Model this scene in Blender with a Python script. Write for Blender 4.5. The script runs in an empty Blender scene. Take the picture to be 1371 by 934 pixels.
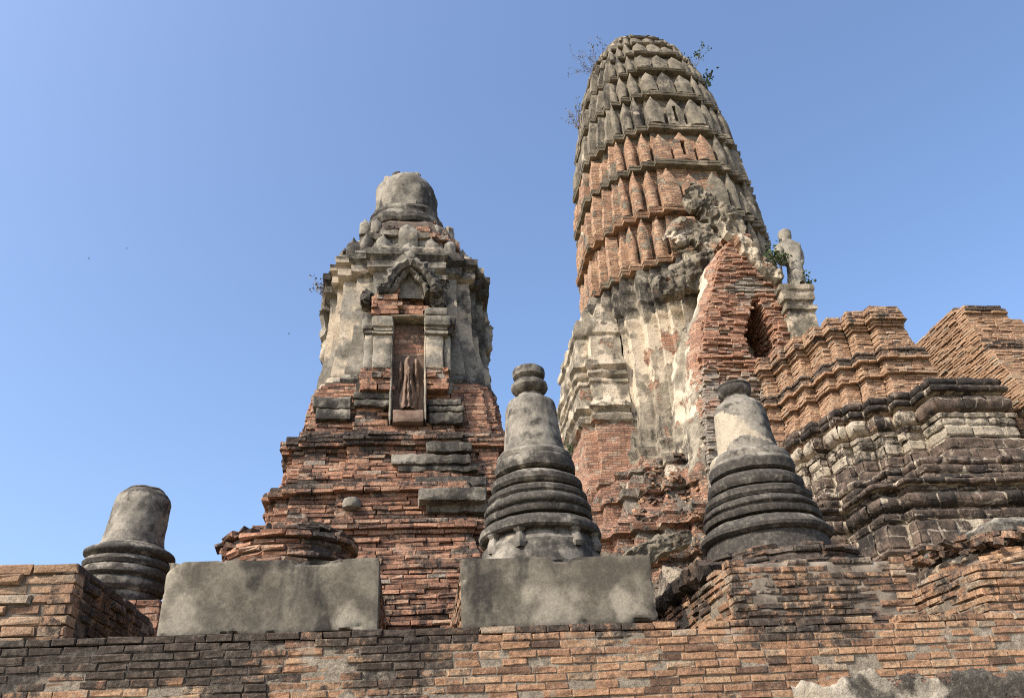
import bpy, bmesh, math, random
from mathutils import Vector, noise, Matrix
import numpy as np
R_ = math.radians
rnd = random.Random(7)
SC = bpy.context.scene
COL = SC.collection

# ------------------------------------------------------------------ camera
F, CX, CY = 1069.0, 685.5, 467.0          # focal length and centre in photo pixels (1371 x 934)
CAMZ = 1.6
_d = np.array([(553 - CX) / F, (1092 - CY) / F, 1.0]); _d /= np.linalg.norm(_d)
_ax = (578 - CX) / F
_u = np.array([_ax, -(_ax * _d[0] + _d[2]) / _d[1], 1.0]); _u /= np.linalg.norm(_u)
if _u[1] > 0: _u = -_u
_x = np.cross(_d, _u)
if _x[0] < 0: _x = -_x
RC = np.stack([_x, _d, _u])                # world = RC @ camera(x right, y down, z forward)
cam = bpy.data.cameras.new('camera'); camo = bpy.data.objects.new('camera', cam); COL.objects.link(camo)
cam.sensor_width = 36.0; cam.lens = 36.0 * F / 1371.0; cam.clip_start = 0.1; cam.clip_end = 3000
m = Matrix.Identity(4)
for i in range(3):
    m[i][0] = RC[i][0]; m[i][1] = -RC[i][1]; m[i][2] = -RC[i][2]
m[0][3], m[1][3], m[2][3] = 0, 0, CAMZ
camo.matrix_world = m
SC.camera = camo

# ------------------------------------------------------------------ sky, sun, exposure
SUN_DIR = Vector((-0.84, -0.52, 0.98)).normalized()      # towards the sun
sun_el = math.asin(SUN_DIR.z); sun_az = math.atan2(SUN_DIR.x, SUN_DIR.y)
W = bpy.data.worlds.new('World'); SC.world = W; W.use_nodes = True
nt = W.node_tree; nt.nodes.clear()
sky = nt.nodes.new('ShaderNodeTexSky'); sky.sky_type = 'NISHITA'; sky.sun_disc = False
sky.sun_elevation = sun_el; sky.sun_rotation = sun_az
sky.air_density = 1.0; sky.dust_density = 3.6; sky.ozone_density = 4.8; sky.altitude = 0
bg = nt.nodes.new('ShaderNodeBackground'); bg.inputs[1].default_value = 0.15
ow = nt.nodes.new('ShaderNodeOutputWorld')
nt.links.new(sky.outputs[0], bg.inputs[0]); nt.links.new(bg.outputs[0], ow.inputs[0])
sl = bpy.data.lights.new('sun', 'SUN'); sl.energy = 3.3; sl.angle = R_(0.53); sl.color = (1.0, 0.94, 0.85)
so = bpy.data.objects.new('sun', sl); COL.objects.link(so)
so.rotation_euler = SUN_DIR.to_track_quat('Z', 'Y').to_euler()
SC.view_settings.view_transform = 'Standard'; SC.view_settings.look = 'None'
SC.cycles.use_denoising = False; SC.cycles.filter_width = 1.1; SC.cycles.max_bounces = 6
SC.view_settings.exposure = 0.98; SC.view_settings.gamma = 1.0

# ------------------------------------------------------------------ pixel -> point of the place
def ray(px, py): return RC @ np.array([(px - CX) / F, (py - CY) / F, 1.0])
def at(px, py, Y):
    r = ray(px, py); k = Y / r[1]
    return Vector((r[0] * k, Y, CAMZ + r[2] * k))
def zat(px, py, Y): return at(px, py, Y).z
def lerp(a, b, t): return a + (b - a) * t
def interp(x, pts):
    if x <= pts[0][0]: return pts[0][1]
    for (a, b), (c, d) in zip(pts, pts[1:]):
        if x <= c: return b + (d - b) * (x - a) / (c - a) if c > a else d
    return pts[-1][1]
def sst(a, b, x):
    t = min(1, max(0, (x - a) / (b - a))); return t * t * (3 - 2 * t)
def nz(x, y, z, s=1.0): return noise.noise(Vector((x * s, y * s, z * s)))
def fb(x, y, z, s=1.0, o=4):
    return noise.fractal(Vector((x * s, y * s, z * s)), 0.9, 2.1, o)

# ------------------------------------------------------------------ mesh collector
class MB:
    def __init__(s): s.v = []; s.f = []; s.c = []; s.mi = []
    def add(s, V, Fc, col=(.5, .5, .5), mi=0):
        b = len(s.v); s.v.extend([tuple(p) for p in V])
        s.f.extend([tuple(i + b for i in q) for q in Fc]); s.mi.extend([mi] * len(Fc))
        if isinstance(col, list): s.c.extend(col)
        else: s.c.extend([col] * len(V))
    def build(s, name, mats, parent=None, smooth=None, local=False):
        if not isinstance(mats, (list, tuple)): mats = [mats]
        off = Vector((0, 0, 0))
        if parent is not None and not local:
            p = parent
            while p is not None: off += p.location; p = p.parent
        me = bpy.data.meshes.new(name)
        me.from_pydata([(a - off.x, b - off.y, c - off.z) for a, b, c in s.v], [], s.f)
        for q in mats: me.materials.append(q)
        if len(mats) > 1: me.polygons.foreach_set('material_index', s.mi)
        at_ = me.attributes.new('tint', 'FLOAT_COLOR', 'POINT')
        arr = np.ones((len(s.v), 4), dtype=np.float32); arr[:, :3] = np.array(s.c, dtype=np.float32)[:, :3]
        at_.data.foreach_set('color', arr.ravel())
        if smooth is not None:
            me.polygons.foreach_set('use_smooth', [True] * len(me.polygons))
            me.set_sharp_from_angle(angle=R_(smooth))
        me.update()
        o = bpy.data.objects.new(name, me); COL.objects.link(o)
        if parent is not None: o.parent = parent
        return o

def thing(name, label, cat, loc=(0, 0, 0), group=None):
    o = bpy.data.objects.new(name, None); COL.objects.link(o); o.location = loc
    o.empty_display_size = 0.3
    return tag(o, label, cat, group)
def tag(o, label, cat, group=None):
    o['label'] = label; o['category'] = cat
    if group: o['group'] = group
    return o
def struct(o): o['kind'] = 'structure'; return o

# ------------------------------------------------------------------ materials
class NT:
    def __init__(s, name):
        s.m = bpy.data.materials.new(name); s.m.use_nodes = True
        s.t = s.m.node_tree; s.t.nodes.clear()
        s.out = s.n('ShaderNodeOutputMaterial')
        s.b = s.n('ShaderNodeBsdfPrincipled'); s.t.links.new(s.b.outputs[0], s.out.inputs[0])
        s.b.inputs['Specular IOR Level'].default_value = 0.2
        s.b.inputs['Roughness'].default_value = 0.92
        g = s.n('ShaderNodeNewGeometry'); s.pos = g.outputs['Position']; s.nrm = g.outputs['Normal']
        a = s.n('ShaderNodeAttribute'); a.attribute_name = 'tint'
        sp = s.n('ShaderNodeSeparateColor'); s.lk(a.outputs['Color'], sp.inputs[0])
        s.R, s.G, s.B = sp.outputs[0], sp.outputs[1], sp.outputs[2]
    def n(s, t): return s.t.nodes.new(t)
    def lk(s, a, b): s.t.links.new(a, b)
    def put(s, sock, v):
        if hasattr(v, 'is_output'): s.lk(v, sock)
        elif isinstance(v, tuple) and len(v) == 3 and len(getattr(sock, 'default_value', (0,) * 3)) == 4: sock.default_value = (*v, 1)
        else: sock.default_value = v
    def math(s, op, a, b=0.0, c=None):
        q = s.n('ShaderNodeMath'); q.operation = op; s.put(q.inputs[0], a); s.put(q.inputs[1], b)
        if c is not None: s.put(q.inputs[2], c)
        return q.outputs[0]
    def mad(s, a, k, c): return s.math('MULTIPLY_ADD', a, k, c)
    def noise(s, scale, detail=5, rough=.6, stretch=None, off=None):
        v = s.pos
        if stretch or off:
            mp = s.n('ShaderNodeMapping'); s.lk(v, mp.inputs[0])
            if stretch: mp.inputs['Scale'].default_value = stretch
            if off: mp.inputs['Location'].default_value = off
            v = mp.outputs[0]
        q = s.n('ShaderNodeTexNoise'); s.lk(v, q.inputs['Vector'])
        q.inputs['Scale'].default_value = scale; q.inputs['Detail'].default_value = detail; q.inputs['Roughness'].default_value = rough
        return q.outputs[0]
    def step(s, v, a, b):
        q = s.n('ShaderNodeMapRange'); q.interpolation_type = 'SMOOTHSTEP'; s.put(q.inputs[0], v)
        q.inputs[1].default_value = a; q.inputs[2].default_value = b; return q.outputs[0]
    def mix(s, f, a, b, mode='MIX'):
        q = s.n('ShaderNodeMix'); q.data_type = 'RGBA'; q.blend_type = mode
        s.put(q.inputs[0], f); s.put(q.inputs[6], a); s.put(q.inputs[7], b); return q.outputs[2]
    def ramp(s, f, stops):
        q = s.n('ShaderNodeValToRGB'); s.lk(f, q.inputs[0]); e = q.color_ramp.elements
        while len(e) < len(stops): e.new(0.5)
        for el, (p, c) in zip(e, stops): el.position = p; el.color = (*c, 1)
        return q.outputs[0]
    def sepz(s, v):
        q = s.n('ShaderNodeSeparateXYZ'); s.lk(v, q.inputs[0]); return q.outputs
    def bump(s, h, strength=.5, dist=.02, prev=None):
        q = s.n('ShaderNodeBump'); q.inputs['Strength'].default_value = strength; q.inputs['Distance'].default_value = dist
        s.lk(h, q.inputs['Height'])
        if prev: s.lk(prev, q.inputs['Normal'])
        return q.outputs[0]
    def done(s, col, h=None, strength=.6, dist=.012):
        s.lk(col, s.b.inputs['Base Color'])
        if h is not None: s.lk(s.bump(h, strength, dist), s.b.inputs['Normal'])
        return s.m

PAL = [(0, (.11, .066, .048)), (.22, (.225, .122, .08)), (.5, (.345, .175, .105)), (.72, (.40, .232, .145)), (.88, (.345, .25, .175)), (1, (.29, .235, .18))]
PAL_BUFF = [(0, (.12, .08, .055)), (.28, (.235, .147, .092)), (.55, (.335, .213, .128)), (.82, (.385, .262, .168)), (1, (.30, .24, .17))]
PAL_MID = [(0, (.115, .070, .047)), (.26, (.255, .143, .086)), (.54, (.365, .205, .115)), (.80, (.41, .262, .155)), (1, (.31, .24, .17))]
DARK = (.030, .026, .022)

def stain_shade_val(k, big=1.1, off=(0, 0, 0)):
    a = k.noise(big, 7, .62, off=off); b = k.noise(1.0, 5, .6, stretch=(4.5, 4.5, .8), off=off)
    v = k.math('ADD', k.math('MULTIPLY', a, .6), k.math('MULTIPLY', b, .4))
    return k.math('ADD', v, k.mad(k.G, 1.0, -.5))

def M_brick(name, pal=PAL, thr=.565, pale=.60, palecol=(.38, .33, .26), palemix=.65, bump=.6):
    k = NT(name)
    grit = k.noise(34, 8, .75); mid = k.noise(9, 6, .7)
    c = k.ramp(k.math('ADD', k.R, k.mad(mid, .9, -.45)), pal)
    c = k.mix(1.0, c, k.ramp(grit, [(.30, (.42, .42, .42)), (.5, (.95, .95, .95)), (.70, (1.35, 1.35, 1.35))]), 'MULTIPLY')
    pm = k.math('MULTIPLY', k.step(k.math('ADD', k.noise(5.5, 7, .7, off=(7, 3, 1)), k.mad(k.B, 1.0, -.5)), pale, pale + .08), k.math('MAXIMUM', k.mad(k.B, 3.0, -1.25), palemix))
    c = k.mix(pm, c, palecol)
    v = stain_shade_val(k)
    fine = k.mad(k.noise(13, 8, .75), .75, -.375)
    st = k.step(k.math('ADD', v, fine), thr - .03, thr + .12)
    z = k.sepz(k.nrm)[2]
    top = k.math('MULTIPLY', k.step(z, .5, .9), .6)
    st = k.math('MAXIMUM', k.math('MULTIPLY', st, .92), top)
    c = k.mix(st, c, k.mix(k.step(k.noise(21, 7, .75, off=(2, 2, 5)), .44, .66), DARK, (.105, .088, .070)))
    h = k.math('ADD', k.math('MULTIPLY', grit, .6), k.math('MULTIPLY', k.noise(14, 8, .75), 1.3))
    return k.done(c, h, bump + .2, .022)

def M_stucco(name, mid=(.24, .205, .155), light=(.36, .315, .24), cream=(.41, .335, .24), dark=DARK, thr=.55, peel=.63,
             big=1.1, bump=.6, dist=.03, bw=.26, bh=.075, soft=.12, pal=PAL, grain=22, lichen=.5, csoft=(.56, .63)):
    """weathered lime plaster: R lets bricks show through, G adds black stain and painted shade, B adds fresh cream plaster"""
    k = NT(name)
    n1 = k.noise(2.6, 8, .7); grit = k.noise(grain, 6, .72)
    c = k.mix(k.step(n1, .38, .62), mid, light)
    cr = k.step(k.math('ADD', k.noise(1.5, 6, .6, off=(3, 8, 2)), k.mad(k.B, 1.0, -.5)), *csoft)
    c = k.mix(cr, c, cream)
    v = k.math('ADD', stain_shade_val(k, big), k.mad(k.noise(12, 6, .7), .3, -.15))
    st = k.step(v, thr, thr + soft)
    st = k.math('MULTIPLY', st, k.mad(cr, -.75, .92))
    # bricks underneath
    x, y, z = k.sepz(k.pos)[0:3]
    cb = k.n('ShaderNodeCombineXYZ'); k.lk(k.math('ADD', x, y), cb.inputs[0]); k.lk(k.math('ADD', z, k.mad(k.noise(3, 3, .5), .06, 0.0)), cb.inputs[1])
    bt = k.n('ShaderNodeTexBrick'); k.lk(cb.outputs[0], bt.inputs['Vector'])
    bt.inputs['Scale'].default_value = 1; bt.inputs['Brick Width'].default_value = bw; bt.inputs['Row Height'].default_value = bh
    bt.inputs['Mortar Size'].default_value = .010; bt.inputs['Mortar Smooth'].default_value = .4; bt.inputs['Bias'].default_value = 0
    bt.inputs['Color1'].default_value = (0, 0, 0, 1); bt.inputs['Color2'].default_value = (1, 1, 1, 1); bt.inputs['Mortar'].default_value = (.5, .5, .5, 1)
    tone = k.math('ADD', k.math('MULTIPLY', k.sepz(bt.outputs['Color'])[0], .7), k.mad(k.noise(3.0, 6, .7), .8, -.22))
    bc = k.ramp(tone, pal)
    bc = k.mix(k.math('MULTIPLY', bt.outputs['Fac'], .75), bc, (.13, .10, .075))
    pe = k.step(k.math('ADD', k.noise(1.7, 8, .68, off=(5, 1, 9)), k.mad(k.R, 1.0, -.5)), peel, peel + .03)
    c = k.mix(pe, c, bc)
    c = k.mix(1.0, c, k.ramp(grit, [(.25, (.6, .6, .6)), (.75, (1.28, 1.28, 1.28))]), 'MULTIPLY')
    nzv = k.sepz(k.nrm)[2]
    st = k.math('MAXIMUM', k.math('MULTIPLY', st, k.mad(pe, -.35, 1.0)), k.math('MULTIPLY', k.step(nzv, .55, .95), lichen))
    c = k.mix(st, c, k.mix(k.step(k.noise(grain * .6, 7, .75, off=(2, 2, 5)), .45, .68), dark, tuple(.35 * q for q in light)))
    h = k.math('ADD', k.math('MULTIPLY', pe, -.7), k.math('MULTIPLY', k.math('MULTIPLY', bt.outputs['Fac'], pe), -.6))
    h = k.math('ADD', h, k.math('MULTIPLY', k.noise(7, 7, .7), .9)); h = k.math('ADD', h, k.math('MULTIPLY', grit, .35))
    return k.done(c, h, bump, dist)

def M_plain(name, col, col2, sc=6, bump=.4):
    k = NT(name); n = k.noise(sc, 6, .65)
    return k.done(k.mix(k.step(n, .35, .65), col, col2), k.noise(sc * 3, 5, .6), bump, .01)

def M_laterite(name):
    """dark porous stone blocks with pale lime joints; B adds cream plaster"""
    k = NT(name)
    grit = k.noise(26, 6, .75)
    c = k.mix(k.step(k.noise(2.2, 6, .65), .38, .62), (.055, .042, .032), (.15, .105, .075))
    x, y, z = k.sepz(k.pos)[0:3]
    wob = k.mad(k.noise(3.2, 4, .6), .24, -.12)
    cb = k.n('ShaderNodeCombineXYZ'); k.lk(k.math('ADD', k.math('ADD', x, y), wob), cb.inputs[0]); k.lk(k.math('ADD', z, wob), cb.inputs[1])
    bt = k.n('ShaderNodeTexBrick'); k.lk(cb.outputs[0], bt.inputs['Vector'])
    bt.inputs['Scale'].default_value = 1; bt.inputs['Brick Width'].default_value = .52; bt.inputs['Row Height'].default_value = .27
    bt.inputs['Mortar Size'].default_value = .022; bt.inputs['Mortar Smooth'].default_value = .5
    jm = k.math('MULTIPLY', bt.outputs['Fac'], k.step(k.noise(2.6, 5, .6, off=(1, 6, 3)), .42, .60))
    c = k.mix(k.math('MULTIPLY', jm, .85), c, (.33, .27, .20))
    cr = k.step(k.math('ADD', k.noise(2.0, 7, .65, off=(3, 8, 2)), k.mad(k.B, 1.0, -.5)), .56, .62)
    c = k.mix(cr, c, k.mix(k.step(k.noise(5, 5, .6), .4, .6), (.32, .265, .19), (.42, .345, .25)))
    v = k.math('ADD', stain_shade_val(k, 1.5), k.mad(k.noise(12, 6, .7), .3, -.15))
    c = k.mix(k.math('MULTIPLY', k.step(v, .52, .66), .85), c, (.022, .019, .016))
    c = k.mix(1.0, c, k.ramp(grit, [(.25, (.5, .5, .5)), (.75, (1.35, 1.35, 1.35))]), 'MULTIPLY')
    h = k.math('ADD', k.math('MULTIPLY', k.noise(9, 7, .75), 1.2), k.math('MULTIPLY', grit, .6))
    h = k.math('ADD', h, k.math('MULTIPLY', bt.outputs['Fac'], -.5))
    return k.done(c, h, .8, .035)

MAT = dict(
    wall=M_brick('wall_brick', thr=.538, pale=.56, palemix=.6, pal=PAL_MID, palecol=(.30,.25,.185)),
    brick=M_brick('old_red_brick', thr=.555, pale=.58, palemix=.55, palecol=(.27,.23,.18)),
    buff=M_brick('buff_brick', [(p, tuple(.5 * (u + v) for u, v in zip(c1_, c2_))) for (p, c1_), (_, c2_) in zip(PAL_MID, PAL_BUFF)], thr=.562, pale=.64),
    ped=M_brick('sooty_brick', PAL_MID, thr=.515, pale=.57, palecol=(.27,.22,.165)),
    mortar=M_plain('lime_mortar', (.10, .08, .06), (.24, .195, .145), 7),
    wmortar=M_plain('pale_lime_mortar', (.19, .155, .115), (.31, .26, .195), 7),
    dmortar=M_plain('dark_joint', (.05, .038, .03), (.12, .09, .065), 7),
    prang=M_stucco('prang_stucco', mid=(.120, .100, .070), light=(.215, .180, .126), thr=.545, peel=.63, pal=PAL_MID, bump=.8, dist=.04),
    prangb=M_stucco('body_stucco', mid=(.165, .138, .10), light=(.31, .262, .188), cream=(.50, .41, .295), thr=.535, peel=.615, pal=PAL, bump=.8, dist=.04),
    stucco=M_stucco('grey_stucco', mid=(.150, .131, .100), light=(.275, .243, .188), thr=.54, peel=.70),
    bell=M_stucco('bell_stucco', mid=(.11, .097, .078), light=(.27, .237, .185), cream=(.36, .30, .215), thr=.505, peel=1.6, big=3.0, bump=.7, dist=.012, grain=40, soft=.16, lichen=.0),
    conc=M_stucco('concrete', mid=(.088, .075, .055), light=(.19, .164, .122), cream=(.29, .25, .185), thr=.545, peel=1.6, big=2.6, bump=.5, dist=.008, grain=55, soft=.16, csoft=(.50, .72)),
    lat=M_laterite('laterite'),
    plast=M_stucco('wall_plaster', mid=(.22, .185, .135), light=(.38, .325, .245), thr=.52, peel=.72, big=2.4, bump=.9, dist=.03, grain=30),
    relief=M_plain('brown_stucco', (.125, .078, .055), (.225, .155, .11), 6),
    redcore=M_plain('red_brick_dust', (.15, .06, .04), (.26, .12, .08), 8),
    ground=M_plain('dry_grass_ground', (.16, .13, .075), (.23, .19, .12), 1.5),
    leaf=M_plain('weed_leaf', (.045, .07, .025), (.075, .10, .04), 9),
    dryleaf=M_plain('dry_weed', (.13, .11, .06), (.20, .165, .10), 9),
    stem=M_plain('weed_stem', (.10, .075, .05), (.16, .12, .08), 9),
    bird=M_plain('bird_feather', (.03, .03, .035), (.06, .06, .065), 9),
)

# ------------------------------------------------------------------ masonry
def brick(mb, p, t, n, l, h, depth, col, ch=.007, j=.004):
    """one rough brick: p lower front corner (x,y,z), t along, n outward"""
    px, py, pz = p; tx, ty = t; nx, ny = n
    def P(a, o, zz): return (px + tx * a + nx * o, py + ty * a + ny * o, pz + zz)
    r = lambda: rnd.uniform(-j, j)
    V = []
    for a, zz in ((0, 0), (l, 0), (l, h), (0, h)):
        V.append(P(a, -depth, zz))
    for a, zz in ((0, 0), (l, 0), (l, h), (0, h)):
        V.append(P(a + r(), -ch + r(), zz + r()))
    for a, zz in ((ch, ch), (l - ch, ch), (l - ch, h - ch), (ch, h - ch)):
        V.append(P(a + r() * 1.4, r() * 1.2, zz + r()))
    Fc = [(8, 9, 10, 11)]
    for i in range(4):
        k = (i + 1) % 4
        Fc.append((4 + i, 4 + k, 8 + k, 8 + i)); Fc.append((i, k, 4 + k, 4 + i))
    mb.add(V, Fc, col)

def lay(mb, pathf, z0, z1, ch, blen=(.2, .3), jit=.006, depth=.14, colf=None, skipf=None, joint=.006, jag=None, one=False, cj=0.0, chf=.007, j=.004):
    nrow = int(round((z1 - z0) / ch)); ch = (z1 - z0) / nrow
    for i in range(nrow):
        z = z0 + i * ch; zc = z + ch / 2
        pts = pathf(zc); rowoff = rnd.uniform(-cj, cj)
        for a, b in zip(pts, pts[1:]):
            dx, dy = b[0] - a[0], b[1] - a[1]; L = math.hypot(dx, dy)
            if L < .02: continue
            t = (dx / L, dy / L); n = (t[1], -t[0])
            s = 0.0
            first = rnd.uniform(.35, 1.0)
            while s < L - .001:
                l = L if one else rnd.uniform(*blen) * (first if s == 0 else 1)
                if L - s - l < .07: l = L - s
                xm, ym = a[0] + t[0] * (s + l / 2), a[1] + t[1] * (s + l / 2)
                if not (skipf and skipf(xm, ym, zc)):
                    o = rnd.gauss(0, jit) + rowoff
                    if jag: o += jag(xm, ym, zc)
                    col = colf(xm, ym, zc) if colf else (rnd.random(), .5, .5)
                    e = joint / 2
                    brick(mb, (a[0] + t[0] * (s + e) + n[0] * o, a[1] + t[1] * (s + e) + n[1] * o, z + rnd.uniform(-.002, .002)), t, n, max(.03, l - joint), ch - joint, depth, col, chf, j)
                s += l
    return mb

def offpath(path, o):
    out = []
    N = len(path); closed = (abs(path[0][0] - path[-1][0]) < 1e-6 and abs(path[0][1] - path[-1][1]) < 1e-6)
    for i, p in enumerate(path):
        ns = []
        for a, b in ((i - 1, i), (i, i + 1)):
            if closed: a %= (N - 1); b = b % (N - 1)
            if a < 0 or b > N - 1: continue
            A, B = path[a], path[b]; L = math.hypot(B[0] - A[0], B[1] - A[1])
            ns.append(((B[1] - A[1]) / L, -(B[0] - A[0]) / L))
        if len(ns) == 1: n = ns[0]; k = 1
        else:
            n = (ns[0][0] + ns[1][0], ns[0][1] + ns[1][1]); k = 1 + ns[0][0] * ns[1][0] + ns[0][1] * ns[1][1]
        out.append((p[0] + n[0] * o / k, p[1] + n[1] * o / k))
    return out

def resample(path, step):
    out = []
    for a, b in zip(path, path[1:]):
        L = math.hypot(b[0] - a[0], b[1] - a[1]); k = max(1, int(L / step))
        for i in range(k): out.append((lerp(a[0], b[0], i / k), lerp(a[1], b[1], i / k)))
    out.append(path[-1]); return out

def sweep(mb, path, profile, sub=None, amp=0, freq=2.0, colf=None, cap=False, colour=(.5, .5, .5)):
    """profile [(offset, z)] swept along the plan path (outward is to the right of travel)"""
    ks = []
    for a, b in zip(path, path[1:]):
        L = math.hypot(b[0] - a[0], b[1] - a[1]); ks.append(max(1, int(L / sub)) if sub else 1)
    V = []; C = []; rows = []
    for o, z in profile:
        q = offpath(path, o); pp = []
        for (a, b), k in zip(zip(q, q[1:]), ks):
            for i in range(k): pp.append((lerp(a[0], b[0], i / k), lerp(a[1], b[1], i / k)))
        pp.append(q[-1]); rows.append([(x, y, z) for x, y in pp])
    n = len(rows[0]); cx = sum(p[0] for p in rows[0]) / n; cy = sum(p[1] for p in rows[0]) / n
    for r in rows:
        for x, y, z in r:
            if amp:
                d = Vector((fb(x, y, z, freq, 5), fb(x + 31, y, z, freq, 5), fb(x, y + 17, z, freq, 5) * .6)) * amp
                x2, y2, z2 = x + d.x, y + d.y, z + d.z
            else: x2, y2, z2 = x, y, z
            V.append((x2, y2, z2)); C.append(colf(x, y, z) if colf else colour)
    Fc = [(i * n + j_, i * n + j_ + 1, (i + 1) * n + j_ + 1, (i + 1) * n + j_) for i in range(len(rows) - 1) for j_ in range(n - 1)]
    if cap: Fc.append(tuple((len(rows) - 1) * n + j_ for j_ in range(n if abs(rows[0][0][0] - rows[0][-1][0]) > 1e-6 or abs(rows[0][0][1] - rows[0][-1][1]) > 1e-6 else n - 1)))
    mb.add(V, Fc, C)

def dense(profile, step):
    out = []
    for a, b in zip(profile, profile[1:]):
        L = math.hypot(b[0] - a[0], b[1] - a[1]); k = max(1, int(L / step))
        for i in range(k): out.append((lerp(a[0], b[0], i / k), lerp(a[1], b[1], i / k)))
    out.append(profile[-1]); return out

def rbox(mb, x0, x1, y0, y1, z0, z1, sub=.1, amp=.01, freq=4, col=(.5, .5, .5), colf=None, rot=0, bev=.012):
    """box with gridded, slightly worn faces"""
    cx, cy, cz = (x0 + x1) / 2, (y0 + y1) / 2, (z0 + z1) / 2; hx, hy, hz = (x1 - x0) / 2, (y1 - y0) / 2, (z1 - z0) / 2
    nx, ny, nz_ = max(1, int(2 * hx / sub)), max(1, int(2 * hy / sub)), max(1, int(2 * hz / sub))
    idx = {}; V = []; Cc = []
    ca, sa = math.cos(rot), math.sin(rot)
    def vid(i, j_, k):
        if (i, j_, k) in idx: return idx[(i, j_, k)]
        u, v, w = i / nx * 2 - 1, j_ / ny * 2 - 1, k / nz_ * 2 - 1
        edges = (abs(u) == 1) + (abs(v) == 1) + (abs(w) == 1)
        s = bev if edges >= 2 else 0
        x, y, z = u * (hx - (s if abs(u) == 1 else 0)), v * (hy - (s if abs(v) == 1 else 0)), w * (hz - (s if abs(w) == 1 else 0))
        x, y = x * ca - y * sa + cx, x * sa + y * ca + cy; z += cz
        d = Vector((nz(x, y, z, freq), nz(x + 9, y, z, freq), nz(x, y + 9, z, freq))) * amp
        if amp > .01: d += Vector((nz(x, y, z, freq * 3.1), nz(x + 5, y, z, freq * 3.1), nz(x, y + 5, z, freq * 3.1))) * amp * .45
        idx[(i, j_, k)] = len(V); V.append((x + d.x, y + d.y, z + d.z)); Cc.append(colf(x, y, z) if colf else col)
        return idx[(i, j_, k)]
    Fc = []
    for i in range(nx):
        for k in range(nz_):
            Fc.append((vid(i, 0, k), vid(i + 1, 0, k), vid(i + 1, 0, k + 1), vid(i, 0, k + 1)))
            Fc.append((vid(i + 1, ny, k), vid(i, ny, k), vid(i, ny, k + 1), vid(i + 1, ny, k + 1)))
    for j_ in range(ny):
        for k in range(nz_):
            Fc.append((vid(0, j_ + 1, k), vid(0, j_, k), vid(0, j_, k + 1), vid(0, j_ + 1, k + 1)))
            Fc.append((vid(nx, j_, k), vid(nx, j_ + 1, k), vid(nx, j_ + 1, k + 1), vid(nx, j_, k + 1)))
    for i in range(nx):
        for j_ in range(ny):
            Fc.append((vid(i, j_, nz_), vid(i + 1, j_, nz_), vid(i + 1, j_ + 1, nz_), vid(i, j_ + 1, nz_)))
            Fc.append((vid(i, j_ + 1, 0), vid(i + 1, j_ + 1, 0), vid(i + 1, j_, 0), vid(i, j_, 0)))
    mb.add(V, Fc, Cc)

def pbox(mb, x0, y0, x1, y1, Y, depth, **kw):
    """a box whose front face stands at distance Y and fills these photo pixels"""
    a = at((x0 + x1) / 2 - abs(x1 - x0) / 2, (y0 + y1) / 2, Y); b = at((x0 + x1) / 2 + abs(x1 - x0) / 2, (y0 + y1) / 2, Y)
    zt = zat((x0 + x1) / 2, y0, Y); zb = zat((x0 + x1) / 2, y1, Y)
    rbox(mb, a.x, b.x, Y, Y + depth, zb, zt, **kw)

def lathe(mb, cx, cy, prof, seg=72, amp=.006, freq=5, colf=None, dz=None):
    V = []; C = []
    for r, z in prof:
        for i in range(seg):
            a = 2 * math.pi * i / seg; x, y = math.cos(a), math.sin(a)
            d = amp * (nz(cx + x * .6, cy + y * .6, z, freq) + .5 * nz(cx + x * .6, cy + y * .6, z, freq * 3))
            rr = max(.001, r + d)
            V.append((cx + x * rr, cy + y * rr, z + (dz(a) if dz else 0))); C.append(colf(x, y, z) if colf else (.5, .5, .5))
    n = len(prof)
    Fc = [(i * seg + j_, i * seg + (j_ + 1) % seg, (i + 1) * seg + (j_ + 1) % seg, (i + 1) * seg + j_) for i in range(n - 1) for j_ in range(seg)]
    Fc.append(tuple((n - 1) * seg + j_ for j_ in range(seg)))
    mb.add(V, Fc, C)

def rubble(mb, fn, count, size=(.10, .24), col=None):
    """broken bricks: fn() gives a point"""
    for _ in range(count):
        p = fn()
        if p is None: continue
        l = rnd.uniform(*size); w = l * rnd.uniform(.45, .8); h = rnd.uniform(.035, .075)
        M = Matrix.Rotation(rnd.uniform(0, 6.28), 3, 'Z') @ Matrix.Rotation(rnd.gauss(0, .22), 3, 'X') @ Matrix.Rotation(rnd.gauss(0, .22), 3, 'Y')
        V = []
        for sx, sy, sz in ((-1, -1, -1), (1, -1, -1), (1, 1, -1), (-1, 1, -1), (-1, -1, 1), (1, -1, 1), (1, 1, 1), (-1, 1, 1)):
            q = M @ Vector((sx * l / 2 * rnd.uniform(.75, 1), sy * w / 2 * rnd.uniform(.75, 1), sz * h / 2 * rnd.uniform(.7, 1)))
            V.append((p[0] + q.x, p[1] + q.y, p[2] + q.z))
        mb.add(V, [(0, 3, 2, 1), (4, 5, 6, 7), (0, 1, 5, 4), (1, 2, 6, 5), (2, 3, 7, 6), (3, 0, 4, 7)], col() if col else (rnd.random(), .5, .5))

# ================================================================== setting
gmb = MB(); S = 1500
gmb.add([(-S, -S, 0), (S, -S, 0), (S, S, 0), (-S, S, 0)], [(0, 1, 2, 3)])
struct(gmb.build('ground', MAT['ground']))
tmb = MB()
tmb.add([(-9, 6.3, 2.70), (16, 6.3, 2.70), (16, 40, 2.70), (-9, 40, 2.70)], [(0, 1, 2, 3)])
struct(tmb.build('terrace', MAT['ground']))

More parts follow.
